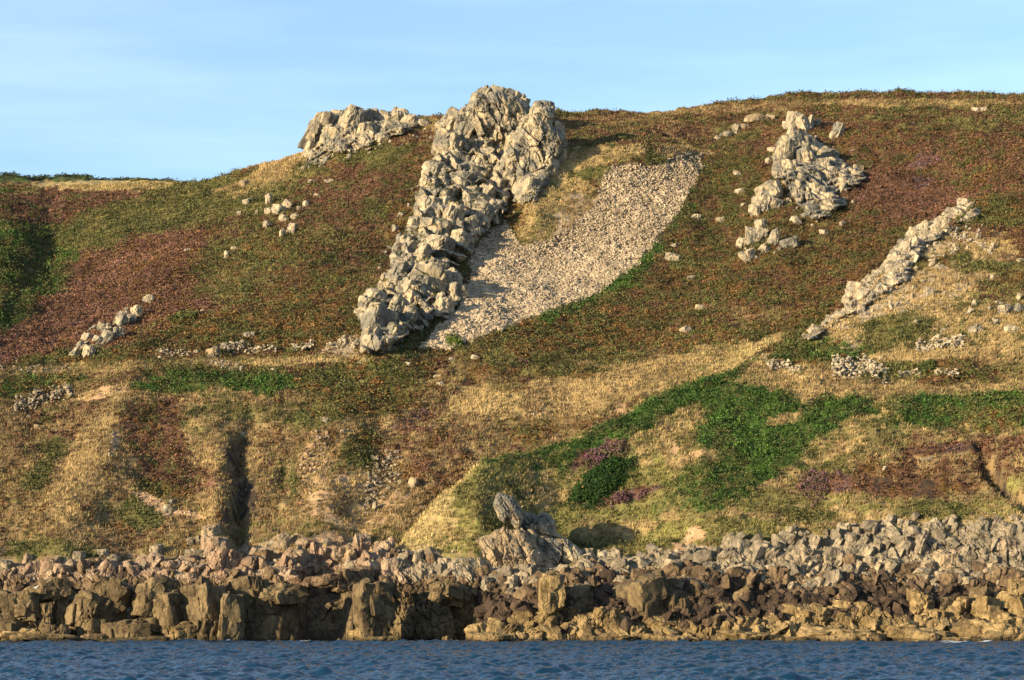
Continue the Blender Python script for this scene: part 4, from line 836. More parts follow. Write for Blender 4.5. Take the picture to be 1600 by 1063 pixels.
v, f, c = stone_soup(Cc, S, 'scree', 5); c = c * (1 + 0.20 * fbm2((v[:, 0] + 0.45 * v[:, 1]) / 2.2, v[:, 1] / 9, 501, 3) + 0.10 * fbm2(v[:, 0] / 1, v[:, 1] / 1, 505, 2))[:, None]; tag(mesh_obj('scree', v, f, M_STONE, c), 'wide fan of loose pale stones spilling down beside the grey crag', 'scree', kind='stuff')

lx, ly, lz = LOOSE; v, f, c = stone_soup(np.stack([lx, ly, lz + 0.02], -1), 0.05 + 0.16 * rng.random(len(lx)) ** 3, 'warm', 8)
tag(mesh_obj('loose_stones', v, f, M_STONE, c), 'small loose stones and grit on the bare sandy scars and worn slopes', 'stones', kind='stuff')
# --- dry stone walls and rubble strips
def wall(pts, label, name='dry_stone_wall', h=0.62, n=140, pal='pale', sp=0.5, s=0.17, cat='wall'):
    P = np.array(pts, float); t = rng.random(n) * (len(P) - 1); i = np.minimum(t.astype(int), len(P) - 2); f_ = t - i
    q = P[i] * (1 - f_[:, None]) + P[i + 1] * f_[:, None]
    yy = np.array([hit(a, b) for a, b in P]); Yw = np.interp(t, np.arange(len(P)), yy) + rng.normal(size=n) * sp
    x = q[:, 0]; zz = gz(x, Yw) + rng.random(n) * h * (0.4 + 0.6 * (noise2(x / 8, x * 0, 4) > -0.3)) + 0.03
    S = s * (0.6 + 0.9 * rng.random(n)); v, f, c = stone_soup(np.stack([(x - 800) / F * Yw, Yw, zz], -1), S, pal, int(pts[0][0]))
    o = mesh_obj(name, v, f, M_STONE, c, loc=base_of(v)); tag(o, label, cat, kind=None if cat == 'wall' else 'stuff'); return o
wall([(345, 547), (380, 546), (432, 549)], 'low broken dry stone wall right of the pale boulder on the path', n=190)
wall([(246, 557), (280, 553), (312, 552)], 'thin sparse remains of wall left of the pale boulder on the path', n=60, h=0.3)
wall([(457, 546), (470, 549), (488, 543)], 'short heap of wall stones between two longer wall pieces', n=80)
wall([(510, 545), (535, 541), (560, 541)], 'dry stone wall piece ending at the foot of the grey crag', n=110)
wall([(326, 564), (350, 572), (372, 577)], 'dark strip of loose rubble just below the pale boulder', 'rubble_heap', 0.25, 150, 'shore', 0.9, 0.15, 'rubble')
wall([(22, 640), (60, 628), (112, 612)], 'long dark bank of stones at the top of the far left slope', 'rubble_bank', 0.8, 260, 'shore', 0.7, 0.2, 'rubble')
wall([(1175, 566), (1200, 574), (1225, 575), (1252, 582)], 'low crooked pale wall under the green patch on the spur', n=190, h=0.5)
wall([(1300, 580), (1340, 580), (1385, 588)], 'broad spread heap of pale wall stones above the spur path', 'stone_heap', 0.9, 420, 'pale', 1.6, 0.2, 'stones')
wall([(1405, 590), (1425, 586), (1440, 588)], 'small stone heap right of the broad spread one', 'stone_heap', 0.4, 70, 'pale', 0.4, 0.17, 'stones')
wall([(1462, 588), (1480, 583), (1497, 590)], 'rightmost small stone heap above the spur path', 'stone_heap', 0.5, 90, 'pale', 0.4, 0.18, 'stones')
wall([(1432, 545), (1470, 543), (1505, 535)], 'white ruined wall in dry grass left below the squarish boulder', n=230, h=0.6, sp=0.8, s=0.2)
wall([(1486, 368), (1515, 378), (1545, 392)], 'sloping line of white stones on grass right of the rock ridge', 'stone_line', 0.4, 150, 'pale', 0.6, 0.18, 'stones')
wall([(0, 580), (60, 580), (120, 575)], 'faint line of stones in the grass at the far left beside the path', 'stone_line', 0.25, 70, 'pale', 0.4, 0.13, 'stones')
wall([(570, 770), (590, 745), (625, 735)], 'stony patch of small grey rocks on the bare slope left of the spur', 'stone_patch', 0.3, 150, 'shore', 2.2, 0.22, 'stones')
wall([(470, 735), (495, 715), (515, 700)], 'scattered pinkish stones on the bare tan slope left of centre', 'stone_patch', 0.3, 110, 'pink', 3.0, 0.18, 'stones')

# ------------------------------------------------------------------ shore rocks
cA = (0, 800, 0.25); cB = (400, 800, 0.25); cC = (700, 740, 0.304); cD = (900, 800, 0.25); cE = (1200, 740, 0.304)
stack = empty('rock_stack', ((820 - 800) * 262 / F, 262.0, 6.0)); tag(stack, 'pointed rock stack with a leaning tooth on top at the foot of the spur', 'rock stack')
def sub_part(lst, name, pal, label=None, Yd=262, rough=1.0):
    P = [blob(t[0], t[1], t[2], t[3], t[4], t[5] if len(t) > 5 else pal, Y=Yd + (t[6] if len(t) > 6 else 0), dep=t[7] if len(t) > 7 else 0.8, rough=rough) for t in lst]
    V, Fc, C = joinm(P); 
    if label == 'lichen': 
        u = sstep(0.0, 0.6, fbm3(V[:, 0] / 0.9, V[:, 1] / 0.9, V[:, 2] / 0.9, 91, 3) + 1.2 * np.exp(-((V[:, 2] - 12.4) / 0.7) ** 2) - 0.75)[:, None]; C = C * (1 - u) + np.array([0.50, 0.21, 0.03]) * u; label = None
    o = mesh_obj(name, V, Fc, M_ROCK, C, parent=stack, loc=base_of(V))
    if label: o['label'] = label
def pc(l): return [(700 + .304 * a, 740 + .304 * b) for a, b in l]
Tt = pc([(262, 92), (300, 104), (335, 122), (388, 192), (384, 235), (372, 305), (340, 280), (312, 245), (290, 262), (262, 238), (240, 187), (230, 155), (243, 115)])
Ts = pc([(345, 150), (385, 193), (430, 203), (455, 213), (480, 192), (520, 203), (557, 245), (562, 310), (620, 338), (690, 398), (730, 440), (700, 470), (530, 500), (450, 480), (400, 380), (370, 300), (345, 240)])
Tb = pc([(215, 305), (285, 268), (350, 285), (405, 300), (445, 340), (485, 400), (550, 480), (560, 560), (150, 590), (-60, 520), (-40, 455), (100, 385), (150, 335)])
def stk(M, name, lich=False):
    V, Fc, C = M
    if lich:
        u = sstep(0.0, 0.6, fbm3(V[:, 0] / 0.9, V[:, 1] / 0.9, V[:, 2] / 0.9, 91, 3) + 1.3 * np.exp(-((V[:, 2] - 12.6) / 0.6) ** 2) - 0.85)[:, None]; C = C * (1 - u) + np.array([0.34, 0.15, 0.03]) * u
    sheet_obj((V, Fc, C), name, stack)
stk(sheet(Tt, [], 'grey', Yf=259.6, thick=1.5, edge=12, bury=0.1, scl=0.55, closed=True, step=0.8, jag=1, steep=1.1), 'rock_tooth')
stk(sheet(Ts, [], 'grey', Yf=262.6, thick=1.6, edge=16, bury=0.1, scl=0.7, closed=True, step=0.9, jag=1.5), 'rock_shoulder')
stk(sheet(Tb, [], 'warm', Yf=260.6, thick=2.6, edge=40, bury=0.1, scl=0.8, closed=True, step=0.9, jag=2), 'rock_base', True)

front = []   # (px,py,w,h,tilt,pal,Y)
front += [t + () for t in conv([(130, 590, 210, 210, 10, 'cliff', 249.5), (60, 720, 190, 130, 15, 'cliff', 248.5), (20, 560, 150, 140, 10, 'cliff', 250.5), (300, 500, 250, 150, -25, 'cliff', 251), (200, 770, 190, 90, 10, 'gold', 248), (340, 745, 170, 110, 0, 'cliff', 248.4), (430, 640, 200, 220, 0, 'cliff', 252.6),
     (600, 620, 300, 240, 5, 'cliff', 250), (690, 520, 240, 220, 10, 'cliff', 250.6), (830, 720, 300, 110, -5, 'cliff', 248.3), (640, 790, 240, 60, 0, 'brown', 248), (960, 540, 260, 250, -10, 'cliff', 249.6), (1060, 600, 200, 240, -8, 'cliff', 249.8), (1290, 590, 270, 280, -10, 'cliff', 249.6), (1440, 620, 150, 210, 0, 'cliff', 249), (1300, 745, 330, 160, 0, 'cliff', 249.3), (1150, 750, 160, 130, 0, 'gold', 248.2), (1530, 640, 180, 340, -5, 'cliff', 252.4), (1560, 480, 190, 160, 0, 'cliff', 251.5)], *cA)]
front += conv([(130, 510, 330, 170, 0, 'cliff', 251.2), (80, 680, 300, 280, 0, 'cliff', 252.0), (440, 432, 300, 90, 0, 'brown', 252.0), (580, 430, 240, 150, 0, 'brown', 253.0),
     (735, 600, 250, 360, 3, 'cliff', 248.4), (800, 480, 120, 120, 0, 'cliff', 249.8), (700, 775, 230, 90, 0, 'gold', 248.2), (930, 640, 230, 360, 0, 'cliff', 256.5), (1080, 650, 240, 340, 0, 'cliff', 257.0), (1240, 510, 200, 170, 0, 'cliff', 253.4), (1250, 660, 340, 300, -8, 'cliff', 256.2), (1130, 500, 90, 130, 10, 'cliff', 250.6), (1420, 755, 170, 110, 0, 'gold', 248.5), (1520, 775, 100, 90, 0, 'gold', 248.3)], *cB)
front += conv([(535, 620, 125, 240, 3, 'gold', 249.0), (510, 770, 160, 140, 0, 'gold', 248.5), (655, 680, 180, 230, -10, 'cliff', 252.4), (370, 745, 120, 90, 0, 'gold', 249.2), (630, 800, 120, 80, 0, 'gold', 248.2), (775, 755, 80, 140, 0, 'gold', 248.9), (830, 760, 120, 110, -25, 'gold', 248.8), (760, 850, 200, 60, 0, 'gold', 247.9), (990, 650, 270, 310, 5, 'cliff', 250.6), (1160, 680, 220, 260, -10, 'cliff', 251.2), (900, 820, 160, 100, 10, 'gold', 248.6), (950, 862, 140, 55, 10, 'gold', 247.9), (1120, 820, 270, 100, 22, 'gold', 248.6), (440, 882, 50, 20, 0, 'gold', 246.0), (250, 800, 120, 120, 0, 'gold', 248.6), (150, 810, 120, 90, 0, 'gold', 248.3), (330, 820, 110, 70, 0, 'brown', 248.6), (420, 800, 90, 70, 0, 'gold', 248.6)], *cC)
front += conv([(790, 590, 200, 320, -3, 'cliff', 254.0), (1020, 620, 210, 300, -5, 'cliff', 253.8), (900, 560, 160, 320, 0, 'brown', 255), (860, 700, 80, 120, 0, 'cliff', 249.2), (700, 740, 220, 120, 0, 'brown', 249.5), (1000, 775, 280, 100, 22, 'gold', 248.4), (1150, 730, 200, 120, 10, 'gold', 249.2), (1190, 790, 280, 90, 0, 'cliff', 249.0)], *cD)
front += conv([(190, 760, 270, 160, 18, 'gold', 249.4), (280, 740, 180, 140, 10, 'gold', 249.7), (400, 700, 170, 80, 15, 'gold', 250.8), (490, 735, 150, 150, 5, 'gold', 250.2), (640, 790, 260, 140, 22, 'gold', 249.2), (770, 670, 150, 140, 35, 'gold', 250.5), (560, 835, 230, 80, 10, 'gold', 248.4), (380, 850, 270, 60, 5, 'gold', 248), (840, 770, 170, 150, 10, 'gold', 249.2), (950, 820, 260, 140, 5, 'gold', 248.5), (1110, 730, 230, 200, 20, 'gold', 249.6), (1220, 800, 220, 170, 20, 'gold', 248.4), (1270, 680, 200, 140, 10, 'gold', 250.4), (1090, 630, 100, 110, 10, 'cliff', 251.5), (985, 690, 90, 130, 15, 'gold', 250.4), (900, 700, 100, 130, 0, 'cliff', 251.4), (1300, 760, 160, 240, 10, 'gold', 249.8), (720, 850, 260, 60, 0, 'gold', 248), (1040, 860, 160, 50, 0, 'gold', 247.8), (1280, 590, 90, 110, 5, 'gold', 251.6)], *cE)
front += [(1180, 998, 110, 22, 8, 'gold', 243), (1330, 997, 150, 26, 6, 'gold', 242.5), (1450, 995, 120, 32, 8, 'gold', 242.5), (1565, 992, 140, 40, 6, 'gold', 242), (960, 999, 76, 18, 4, 'gold', 243), (832, 1003, 22, 6, 0, 'gold', 240), (765, 998, 66, 20, 4, 'gold', 243.5), (590, 1000, 64, 14, 0, 'gold', 244), (210, 1001, 90, 14, 0, 'cliff', 244), (60, 999, 120, 20, 4, 'gold', 243.5), (1245, 1001, 70, 12, 0, 'gold', 242.5), (1045, 1000, 90, 16, 5, 'gold', 243), (1505, 1001, 60, 12, 0, 'gold', 240.5)]
boul = conv([(45, 355, 160, 105, 5, 'shore'), (140, 368, 115, 75, 5, 'pink'), (395, 385, 165, 115, 8, 'pink'), (490, 282, 95, 75, 5, 'shore'), (640, 262, 85, 65, -10, 'shore'), (525, 340, 95, 95, 5, 'pink'), (590, 410, 120, 110, 10, 'pink'), (670, 360, 150, 130, 0, 'pink'), (750, 370, 85, 90, 5, 'pink'), (820, 340, 70, 80, 10, 'pink'), (980, 250, 95, 105, 5, 'shore'), (900, 340, 90, 70, 0, 'shore'), (1185, 188, 52, 62, 0, 'shore'), (1240, 182, 54, 72, 5, 'shore'), (1320, 135, 130, 110, 0, 'warm'), (1340, 240, 190, 190, 0, 'pink'), (1400, 310, 250, 170, 0, 'pink'), (1220, 275, 150, 90, 0, 'shore'), (1180, 350, 130, 90, 0, 'pink'), (1060, 350, 110, 90, 0, 'pink'), (80, 420, 130, 80, 0, 'pink'), (230, 350, 100, 90, 5, 'pink'), (330, 340, 80, 60, 5, 'shore'), (710, 290, 90, 50, -15, 'shore'), (1560, 330, 110, 120, 10, 'pink'), (1520, 380, 120, 70, 0, 'pink')], *cA)
boul += conv([(300, 205, 100, 65, 5, 'pink'), (365, 240, 85, 110, 0, 'pink'), (420, 270, 90, 120, 10, 'pink'), (655, 200, 130, 140, 10, 'pink'), (530, 175, 70, 60, 0, 'pink'), (445, 190, 60, 50, 0, 'shore'), (510, 260, 130, 90, 0, 'pink'), (370, 312, 95, 55, 5, 'pink'), (290, 372, 115, 75, 0, 'shore'), (50, 285, 130, 95, -5, 'brown'), (175, 190, 110, 130, 10, 'warm'), (240, 270, 120, 70, 0, 'warm'), (610, 340, 120, 70, 0, 'shore'), (560, 400, 150, 100, -10, 'brown'), (690, 405, 130, 130, 10, 'brown'), (730, 330, 60, 60, 0, 'shore'), (820, 360, 110, 70, 5, 'shore'), (1030, 350, 90, 80, 0, 'shore'), (760, 220, 60, 70, 10, 'pink'), (850, 190, 60, 80, 0, 'pink')], *cB)
boul += conv([(690, 385, 130, 95, 5, 'brown'), (1000, 395, 140, 105, 5, 'brown'), (1260, 395, 130, 115, 5, 'brown'), (1165, 250, 105, 85, 0, 'shore'), (600, 345, 125, 95, 10, 'shore'), (395, 330, 170, 90, 5, 'shore'), (510, 262, 95, 75, 0, 'shore'), (560, 430, 120, 70, 0, 'brown'), (830, 420, 130, 90, 0, 'brown'), (400, 410, 130, 110, 0, 'brown'), (960, 280, 150, 90, 15, 'shore'), (1080, 280, 110, 80, 10, 'shore')], *cD)
boul += conv([(340, 430, 140, 90, 15, 'shore'), (200, 430, 210, 85, 15, 'shore'), (120, 350, 140, 80, 20, 'shore'), (910, 450, 140, 105, 10, 'warm'), (820, 490, 80, 90, 5, 'warm'), (1225, 385, 130, 95, 15, 'pink'), (1150, 500, 230, 90, 10, 'warm'), (1240, 545, 220, 120, 15, 'brown'), (870, 290, 150, 75, 5, 'shore'), (545, 300, 42, 95, 10, 'shore'), (1012, 320, 55, 45, 0, 'pale'), (1082, 290, 55, 75, 15, 'shore'), (720, 495, 130, 85, 0, 'brown'), (965, 430, 75, 75, 0, 'pink'), (640, 475, 130, 80, 0, 'shore'), (520, 460, 90, 70, 0, 'shore'), (70, 520, 120, 90, 10, 'brown'), (300, 540, 120, 80, 0, 'brown'), (1290, 300, 80, 110, 10, 'shore'), (1210, 280, 90, 60, 0, 'shore'), (780, 380, 70, 130, 15, 'shore'), (700, 390, 110, 90, 10, 'shore'), (930, 550, 110, 80, 0, 'brown'), (560, 560, 100, 60, 0, 'weed'), (440, 390, 110, 60, 10, 'shore'), (600, 300, 60, 50, 5, 'pale'), (350, 320, 60, 60, 5, 'shore'), (1140, 380, 80, 90, 12, 'shore')], *cE)
marks = [(20, 'at far left edge'), (140, 'below the left slope'), (270, 'below the sandy scar'), (375, 'below the dark gully'), (470, 'beside the black cleft'), (590, 'right of the black cleft'), (690, 'left of the stack'), (800, 'under the rock stack'), (900, 'right of the stack'), (1000, 'below the triangular shadow'), (1120, 'below the right sandy scar'), (1250, 'where right rubble widens'), (1390, 'in mid right shore'), (1500, 'near the right edge'), (1600, 'at far right edge')]
cn_ = dict(cliff='olive brown', brown='dark brown', gold='golden', shore='grey', pink='pinkish', warm='buff', pale='pale', weed='blackish')
used = {}
def auto_label(x, y, ww, hh, pal, where):
    sz = 'big' if max(ww, hh) > 50 else 'medium' if max(ww, hh) > 25 else 'small'
    shp = 'upright' if hh > 1.3 * ww else 'low broad' if ww > 1.7 * hh else 'blocky'
    mk = min(marks, key=lambda m: abs(m[0] - x))[1]
    l = f'{sz} {shp} {cn_[pal]} {where} {mk}'; used.setdefault(l, []).append(x); return l
todo = []
for t in front:
    x, y, ww, hh, tl, pl, Yd = t
    nm = 'sea_cliff_block' if pl in ('cliff', 'brown') and max(ww, hh) > 38 else 'shore_rock'
    base = min(y + hh / 2, 1012); y0 = y - hh / 2
    if nm == 'sea_cliff_block' and y + hh / 2 > 975: base = 1016
    yc, h2 = (y0 + base) / 2, base - y0
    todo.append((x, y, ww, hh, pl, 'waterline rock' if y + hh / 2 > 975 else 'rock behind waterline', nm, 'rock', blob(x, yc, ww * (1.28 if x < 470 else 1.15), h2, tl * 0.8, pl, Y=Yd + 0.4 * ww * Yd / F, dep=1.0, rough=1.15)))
for t in boul:
    x, y, ww, hh, tl, pl = t
    todo.append((x, y, ww, hh, pl, 'upper shore boulder', 'boulder', 'boulder', blob(x, y, ww, hh, tl, pl, lift=0.38, dep=0.9)))
obs = []
for x, y, ww, hh, pl, where, nm, cat, P in todo:
    l = auto_label(x, y, ww, hh, pl, where); obs.append((x, l, thing_rock(P, nm, l, cat)))
ordn = ['first', 'second', 'third', 'fourth', 'fifth', 'sixth', 'seventh', 'eighth', 'ninth']
for l, xs in used.items():
    if len(xs) > 1:
        for kx, (x, l2, o) in enumerate(sorted([q for q in obs if q[1] == l], key=lambda q: q[0])): o['label'] = f'{l}, {ordn[kx]} from left'

# --- bedrock of the shore
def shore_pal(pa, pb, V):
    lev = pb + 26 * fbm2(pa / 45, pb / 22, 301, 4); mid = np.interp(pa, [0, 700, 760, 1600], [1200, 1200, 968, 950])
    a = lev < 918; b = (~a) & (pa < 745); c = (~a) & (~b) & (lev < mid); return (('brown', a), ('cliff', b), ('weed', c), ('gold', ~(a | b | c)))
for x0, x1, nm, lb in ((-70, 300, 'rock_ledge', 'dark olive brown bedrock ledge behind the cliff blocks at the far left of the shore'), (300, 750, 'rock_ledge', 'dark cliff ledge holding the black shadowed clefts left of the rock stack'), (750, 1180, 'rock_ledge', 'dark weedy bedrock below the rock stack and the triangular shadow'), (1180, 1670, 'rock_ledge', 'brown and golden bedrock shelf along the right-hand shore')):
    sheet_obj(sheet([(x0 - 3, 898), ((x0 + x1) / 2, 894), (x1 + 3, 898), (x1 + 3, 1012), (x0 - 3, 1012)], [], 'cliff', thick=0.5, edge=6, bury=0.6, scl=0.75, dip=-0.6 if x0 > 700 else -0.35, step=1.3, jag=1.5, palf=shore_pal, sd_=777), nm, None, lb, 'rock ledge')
def tp(x): return float(np.interp(x, [0, 560, 640, 900, 1100, 1230, 1400, 1600], [888, 876, 868, 878, 870, 846, 824, 812]))
for x0, x1, pl, lb in ((-70, 640, 'pink', 'pinkish broken bedrock strip at the foot of the left-hand grass slope'), (640, 1200, 'shore', 'grey broken bedrock strip at the foot of the spur around the rock stack'), (1200, 1670, 'shore', 'pale grey fractured bedrock rising under the grass at the right')):
    xs = np.linspace(x0 - 3, x1 + 3, 12); sheet_obj(sheet([(x, tp(x) + 3 * math.sin(x / 17)) for x in xs] + [(x1 + 3, 915), (x0 - 3, 915)], [], pl, thick=0.35, edge=7, bury=0.6, scl=0.6, dip=-0.7, step=1.3, jag=4), 'rock_strip', None, lb, 'rock strip')

# --- loose rubble of the shore
n = 60000; Yq = rng.uniform(248, 266, n); xq = rng.uniform(-90, 1690, n); zq = gz(xq, Yq); rq = HZ - (zq - CAMZ) / Yq * F
topl = np.interp(xq, [0, 560, 640, 900, 1100, 1230, 1400, 1600], [884, 870, 860, 870, 864, 840, 818, 808]) + 8 * noise2(xq / 14, rq * 0, 6)
ok = (rq > topl) & (rq < np.where(xq < 748, 935, 1002)) & (rng.random(n) < 0.30) & ~((xq > 715) & (xq < 900) & (rq < 893))
xq, Yq, zq, rq = xq[ok], Yq[ok], zq[ok], rq[ok]; u = rng.random(len(xq)); S = 0.10 + 0.75 * u ** 7 + 0.10 * u
lev = rq + 26 * fbm2(xq / 45, rq / 22, 301, 4) + 8 * rng.normal(size=len(xq)); u2 = rng.random(len(xq))
hi = np.interp(xq, [0, 500, 900, 1100, 1600], [898, 905, 905, 905, 912])
z1 = lev < hi; z2 = (~z1) & (lev < 975); z3 = ~(z1 | z2); br = z2 & (lev < hi + 18)
lft = xq < 620
parts = []
for mk, pal in ((z1 & lft & (u > .5), 'pink'), (z1 & lft & (u <= .5), 'warm'), (z1 & ~lft, 'shore'), (br, 'brown'), (z2 & ~br, 'weed'), (z3, 'gold')):
    for bigs in (False, True):
        m2 = mk & (((S > 0.27) & (u2 < 0.6)) == bigs)
        if not m2.sum(): continue
        Cq = np.stack([(xq[m2] - 800) / F * Yq[m2], Yq[m2], zq[m2] + S[m2] * (0.05 if bigs else 0.25)], -1)
        parts.append(rich_soup(Cq, S[m2] * 1.25, pal, 21) if bigs else stone_soup(Cq, S[m2], pal, 11, 0.9, 1.3, -0.45))
    print(pal, mk.sum(), (mk & (S > 0.27)).sum())
nn_ = 260; xa = rng.uniform(-80, 1680, nn_); ya = rng.uniform(244.8, 249, nn_); sa = 0.15 + 0.4 * rng.random(nn_) ** 3; kq = noise2(xa / 60, xa * 0, 12) > -0.15; xa, ya, sa = xa[kq], ya[kq], sa[kq]
parts.append(rich_soup(np.stack([(xa - 800) / F * ya, ya, -0.05 + 0 * xa], -1), sa, 'gold', 31))
v, f, c = joinm(parts); tag(mesh_obj('shore_rubble', v, f, M_ROCK, c), 'jumbled broken rock along the shore, pale above and dark with weed below', 'rubble', kind='stuff')
print('rubble', len(xq))

# ------------------------------------------------------------------ single shrubs and patches
def bush(px, py, wpx, hpx, colr_, name, label, cat, leaf=0.16, n=None, flat=0.6, ang=0):
    yy = hit(px, py + hpx * 0.35); s = yy / F; Rw = wpx * s / 2; n = n or int(60 + 22 * Rw * Rw * 3)
    a = rng.random(n) * 6.28; rr = np.sqrt(rng.random(n)) * (1 + 0.38 * noise2(np.cos(a) * 1.7 + px, np.sin(a) * 1.7 + py, 9)) * (1 + 0.12 * rng.normal(size=n))
    x = px + rr * np.cos(a) * wpx / 2; yv = yy + hpx * s * 1.2 * rr * np.sin(a) + (x - px) * s * math.tan(math.radians(ang)) * 1.5
    zz = gz(x, yv); C = np.stack([(x - 800) / F * yv, yv, zz + flat * Rw * 0.25 * np.sqrt(np.maximum(0, 1 - rr ** 2)) * (0.6 + 0.8 * rng.random(n))], -1)
    base = np.array(colr_) * 0.8 * (1 + 0.25 * rng.normal(size=(n, 1)))
    if 'heather' in name: q_ = (rng.random((n, 1)) < 0.4); base = np.where(q_, np.array([0.09, 0.075, 0.035]), base)
    v, f, c = leaf_mesh(C, 0.22 + 0.2 * rng.random(n), 0.25 + 0.3 * rng.random(n), 16, leaf, np.clip(base, 0.004, 1))
    st, sf, scx = stone_soup(np.array([[(px - 800) / F * yy, yy, float(gz(px, yy)) + 0.1]]), np.array([0.12]), 'weed', 3)
    o = mesh_obj(name, v, f, M_LEAF, c, loc=base_of(v)); return tag(o, label, cat)
bush(710, 529, 27, 18, (0.10, 0.14, 0.02), 'shrub', 'bright lime green shrub growing alone at the foot of the scree', 'shrub')
bush(940, 746, 98, 26, (0.020, 0.055, 0.008), 'bramble_thicket', 'dark green thicket slanting up below the purple heather on the spur', 'thicket', ang=22)
bush(932, 716, 36, 14, (0.15, 0.062, 0.095), 'heather_clump', 'bright purple heather clump above the dark green thicket', 'heather')
bush(955, 702, 44, 12, (0.145, 0.075, 0.085), 'heather_clump', 'purple heather clump up to the right of the brightest one', 'heather')
bush(1272, 752, 44, 30, (0.145, 0.075, 0.085), 'heather_clump', 'pinkish purple heather bush at the left end of the brown heath on the right', 'heather')
bush(966, 777, 20, 10, (0.15, 0.06, 0.09), 'heather_clump', 'small purple heather clump below the dark green thicket', 'heather')
bush(1004, 773, 12, 7, (0.15, 0.06, 0.09), 'heather_clump', 'tiny purple heather clump right of the small one below the thicket', 'heather')
bush(285, 488, 46, 22, (0.10, 0.11, 0.03), 'shrub', 'pale green shrub patch on the rusty left slope above the wall', 'shrub')
bush(818, 565, 14, 6, (0.16, 0.06, 0.09), 'heather_clump', 'small pink heather patch beside the pale stones below the scree', 'heather')
bush(870, 240, 14, 16, (0.02, 0.04, 0.01), 'bush', 'dark bush in the notch at the right edge of the grey crag', 'bush')
bush(1445, 573, 30, 14, (0.06, 0.08, 0.02), 'bush', 'green bush between the stone heaps above the spur path', 'bush')
bush(1110, 596, 26, 7, (0.02, 0.05, 0.01), 'bush', 'small dark bush on the very top of the green spur', 'bush')

# skyline shrubs at the far left
k = 0
for x in list(range(-20, 300, 8)):
    xx = x + rng.uniform(-4, 4); yy = float(NY[np.argmax(V_[np.searchsorted(NX, xx), :])]) + rng.uniform(-3, 1); yy = min(yy, 439)
    hgt = rng.uniform(0.2, 0.7) * (1.2 if x < 150 else 0.7); zz = float(gz(xx, yy)) - 0.25; n = 34
    C = np.stack([(xx - 800) / F * yy + rng.normal(size=n) * 0.7, yy + rng.normal(size=n) * 0.5, zz + rng.random(n) * hgt], -1)
    v, f, c = leaf_mesh(C, np.full(n, 0.28), np.full(n, 0.3), 9, 0.16, np.tile([0.028, 0.04, 0.014], (n, 1)))
    o = mesh_obj('gorse_bush', v, f, M_LEAF, c, loc=base_of(v)); tag(o, 'low dark windswept bush in the row along the far left skyline', 'bush', 'bushes along the far left skyline')

# ------------------------------------------------------------------ gull
gx, gy = 57, 915; gY = 250.4
gp = None; gd = Vector(((gx - 800) / F, 1, (HZ - 922.5) / F)).normalized()
for x_, l_, o_ in obs:
    if -60 < x_ < 150:
        me_ = o_.data; bv_ = BVHTree.FromPolygons([v.co + o_.location for v in me_.vertices], [tuple(p.vertices) for p in me_.polygons]); h_ = bv_.ray_cast(Vector((0, 0, CAMZ)), gd)
        if h_[0] is not None and (gp is None or h_[0].y < gp.y): gp = h_[0]
gp = gp or Vector(((gx - 800) / F * gY, gY, CAMZ + (HZ - 920) / F * gY))
gull = empty('gull', (gp.x, gp.y - 0.18, gp.z + 0.06)); tag(gull, 'white gull standing on the brown rock at the far left', 'gull')
def lathe(prof, name, mat, parent, loc, rot=(0, 0, 0)):
    bm = bmesh.new(); rings = []
    for x, r, zc in prof: rings.append([bm.verts.new((x, r * math.cos(a), zc + r * math.sin(a))) for a in [i * math.pi / 5 for i in range(10)]])
    for a, b in zip(rings[:-1], rings[1:]):
        for i in range(10): bm.faces.new((a[i], a[(i + 1) % 10], b[(i + 1) % 10], b[i]))
    bm.faces.new(rings[0][::-1]); bm.faces.new(rings[-1])
    me = bpy.data.meshes.new(name); bm.to_mesh(me); bm.free()
    for p in me.polygons: p.use_smooth = True
    me.materials.append(mat); o = bpy.data.objects.new(name, me); COL.objects.link(o); o.parent = parent; o.location = loc; o.rotation_euler = rot; return o
def flatmat(name, c):
    m = bpy.data.materials.new(name); m.use_nodes = True; b = m.node_tree.nodes['Principled BSDF']
    n_ = m.node_tree.nodes.new('ShaderNodeTexNoise'); n_.inputs['Scale'].default_value = 30; r_ = m.node_tree.nodes.new('ShaderNodeMapRange'); r_.inputs[3].default_value = 0.9; r_.inputs[4].default_value = 1.05
    v_ = m.node_tree.nodes.new('ShaderNodeVectorMath'); v_.operation = 'SCALE'; v_.inputs[0].default_value = c[:3]
    m.node_tree.links.new(n_.outputs[0], r_.inputs[0]); m.node_tree.links.new(r_.outputs[0], v_.inputs['Scale']); m.node_tree.links.new(v_.outputs[0], b.inputs['Base Color']); b.inputs['Roughness'].default_value = 0.7; return m
mw, mg, my = flatmat('white_feather', (0.8, 0.8, 0.78)), flatmat('grey_feather', (0.35, 0.37, 0.4)), flatmat('beak_yellow', (0.6, 0.4, 0.05))
lathe([(-0.26, 0.01, 0.2), (-0.15, 0.05, 0.21), (0, 0.10, 0.23), (0.1, 0.10, 0.26), (0.17, 0.065, 0.33), (0.19, 0.05, 0.39), (0.20, 0.058, 0.44), (0.24, 0.045, 0.45), (0.27, 0.02, 0.445)], 'body', mw, gull, (0, 0, 0))
for s in (-1, 1):
    lathe([(-0.32, 0.008, 0.2), (-0.1, 0.05, 0.25), (0.05, 0.055, 0.27), (0.12, 0.02, 0.27)], 'wing', mg, gull, (0, s * 0.062, 0))
    lathe([(0, 0.009, 0), (0.17, 0.009, 0)], 'leg', my, gull, (0.01, s * 0.04, 0.17), (0, math.pi / 2, 0))
lathe([(0.0, 0.016, 0), (0.05, 0.012, -0.002), (0.08, 0.004, -0.01)], 'beak', my, gull, (0.265, 0, 0.443))

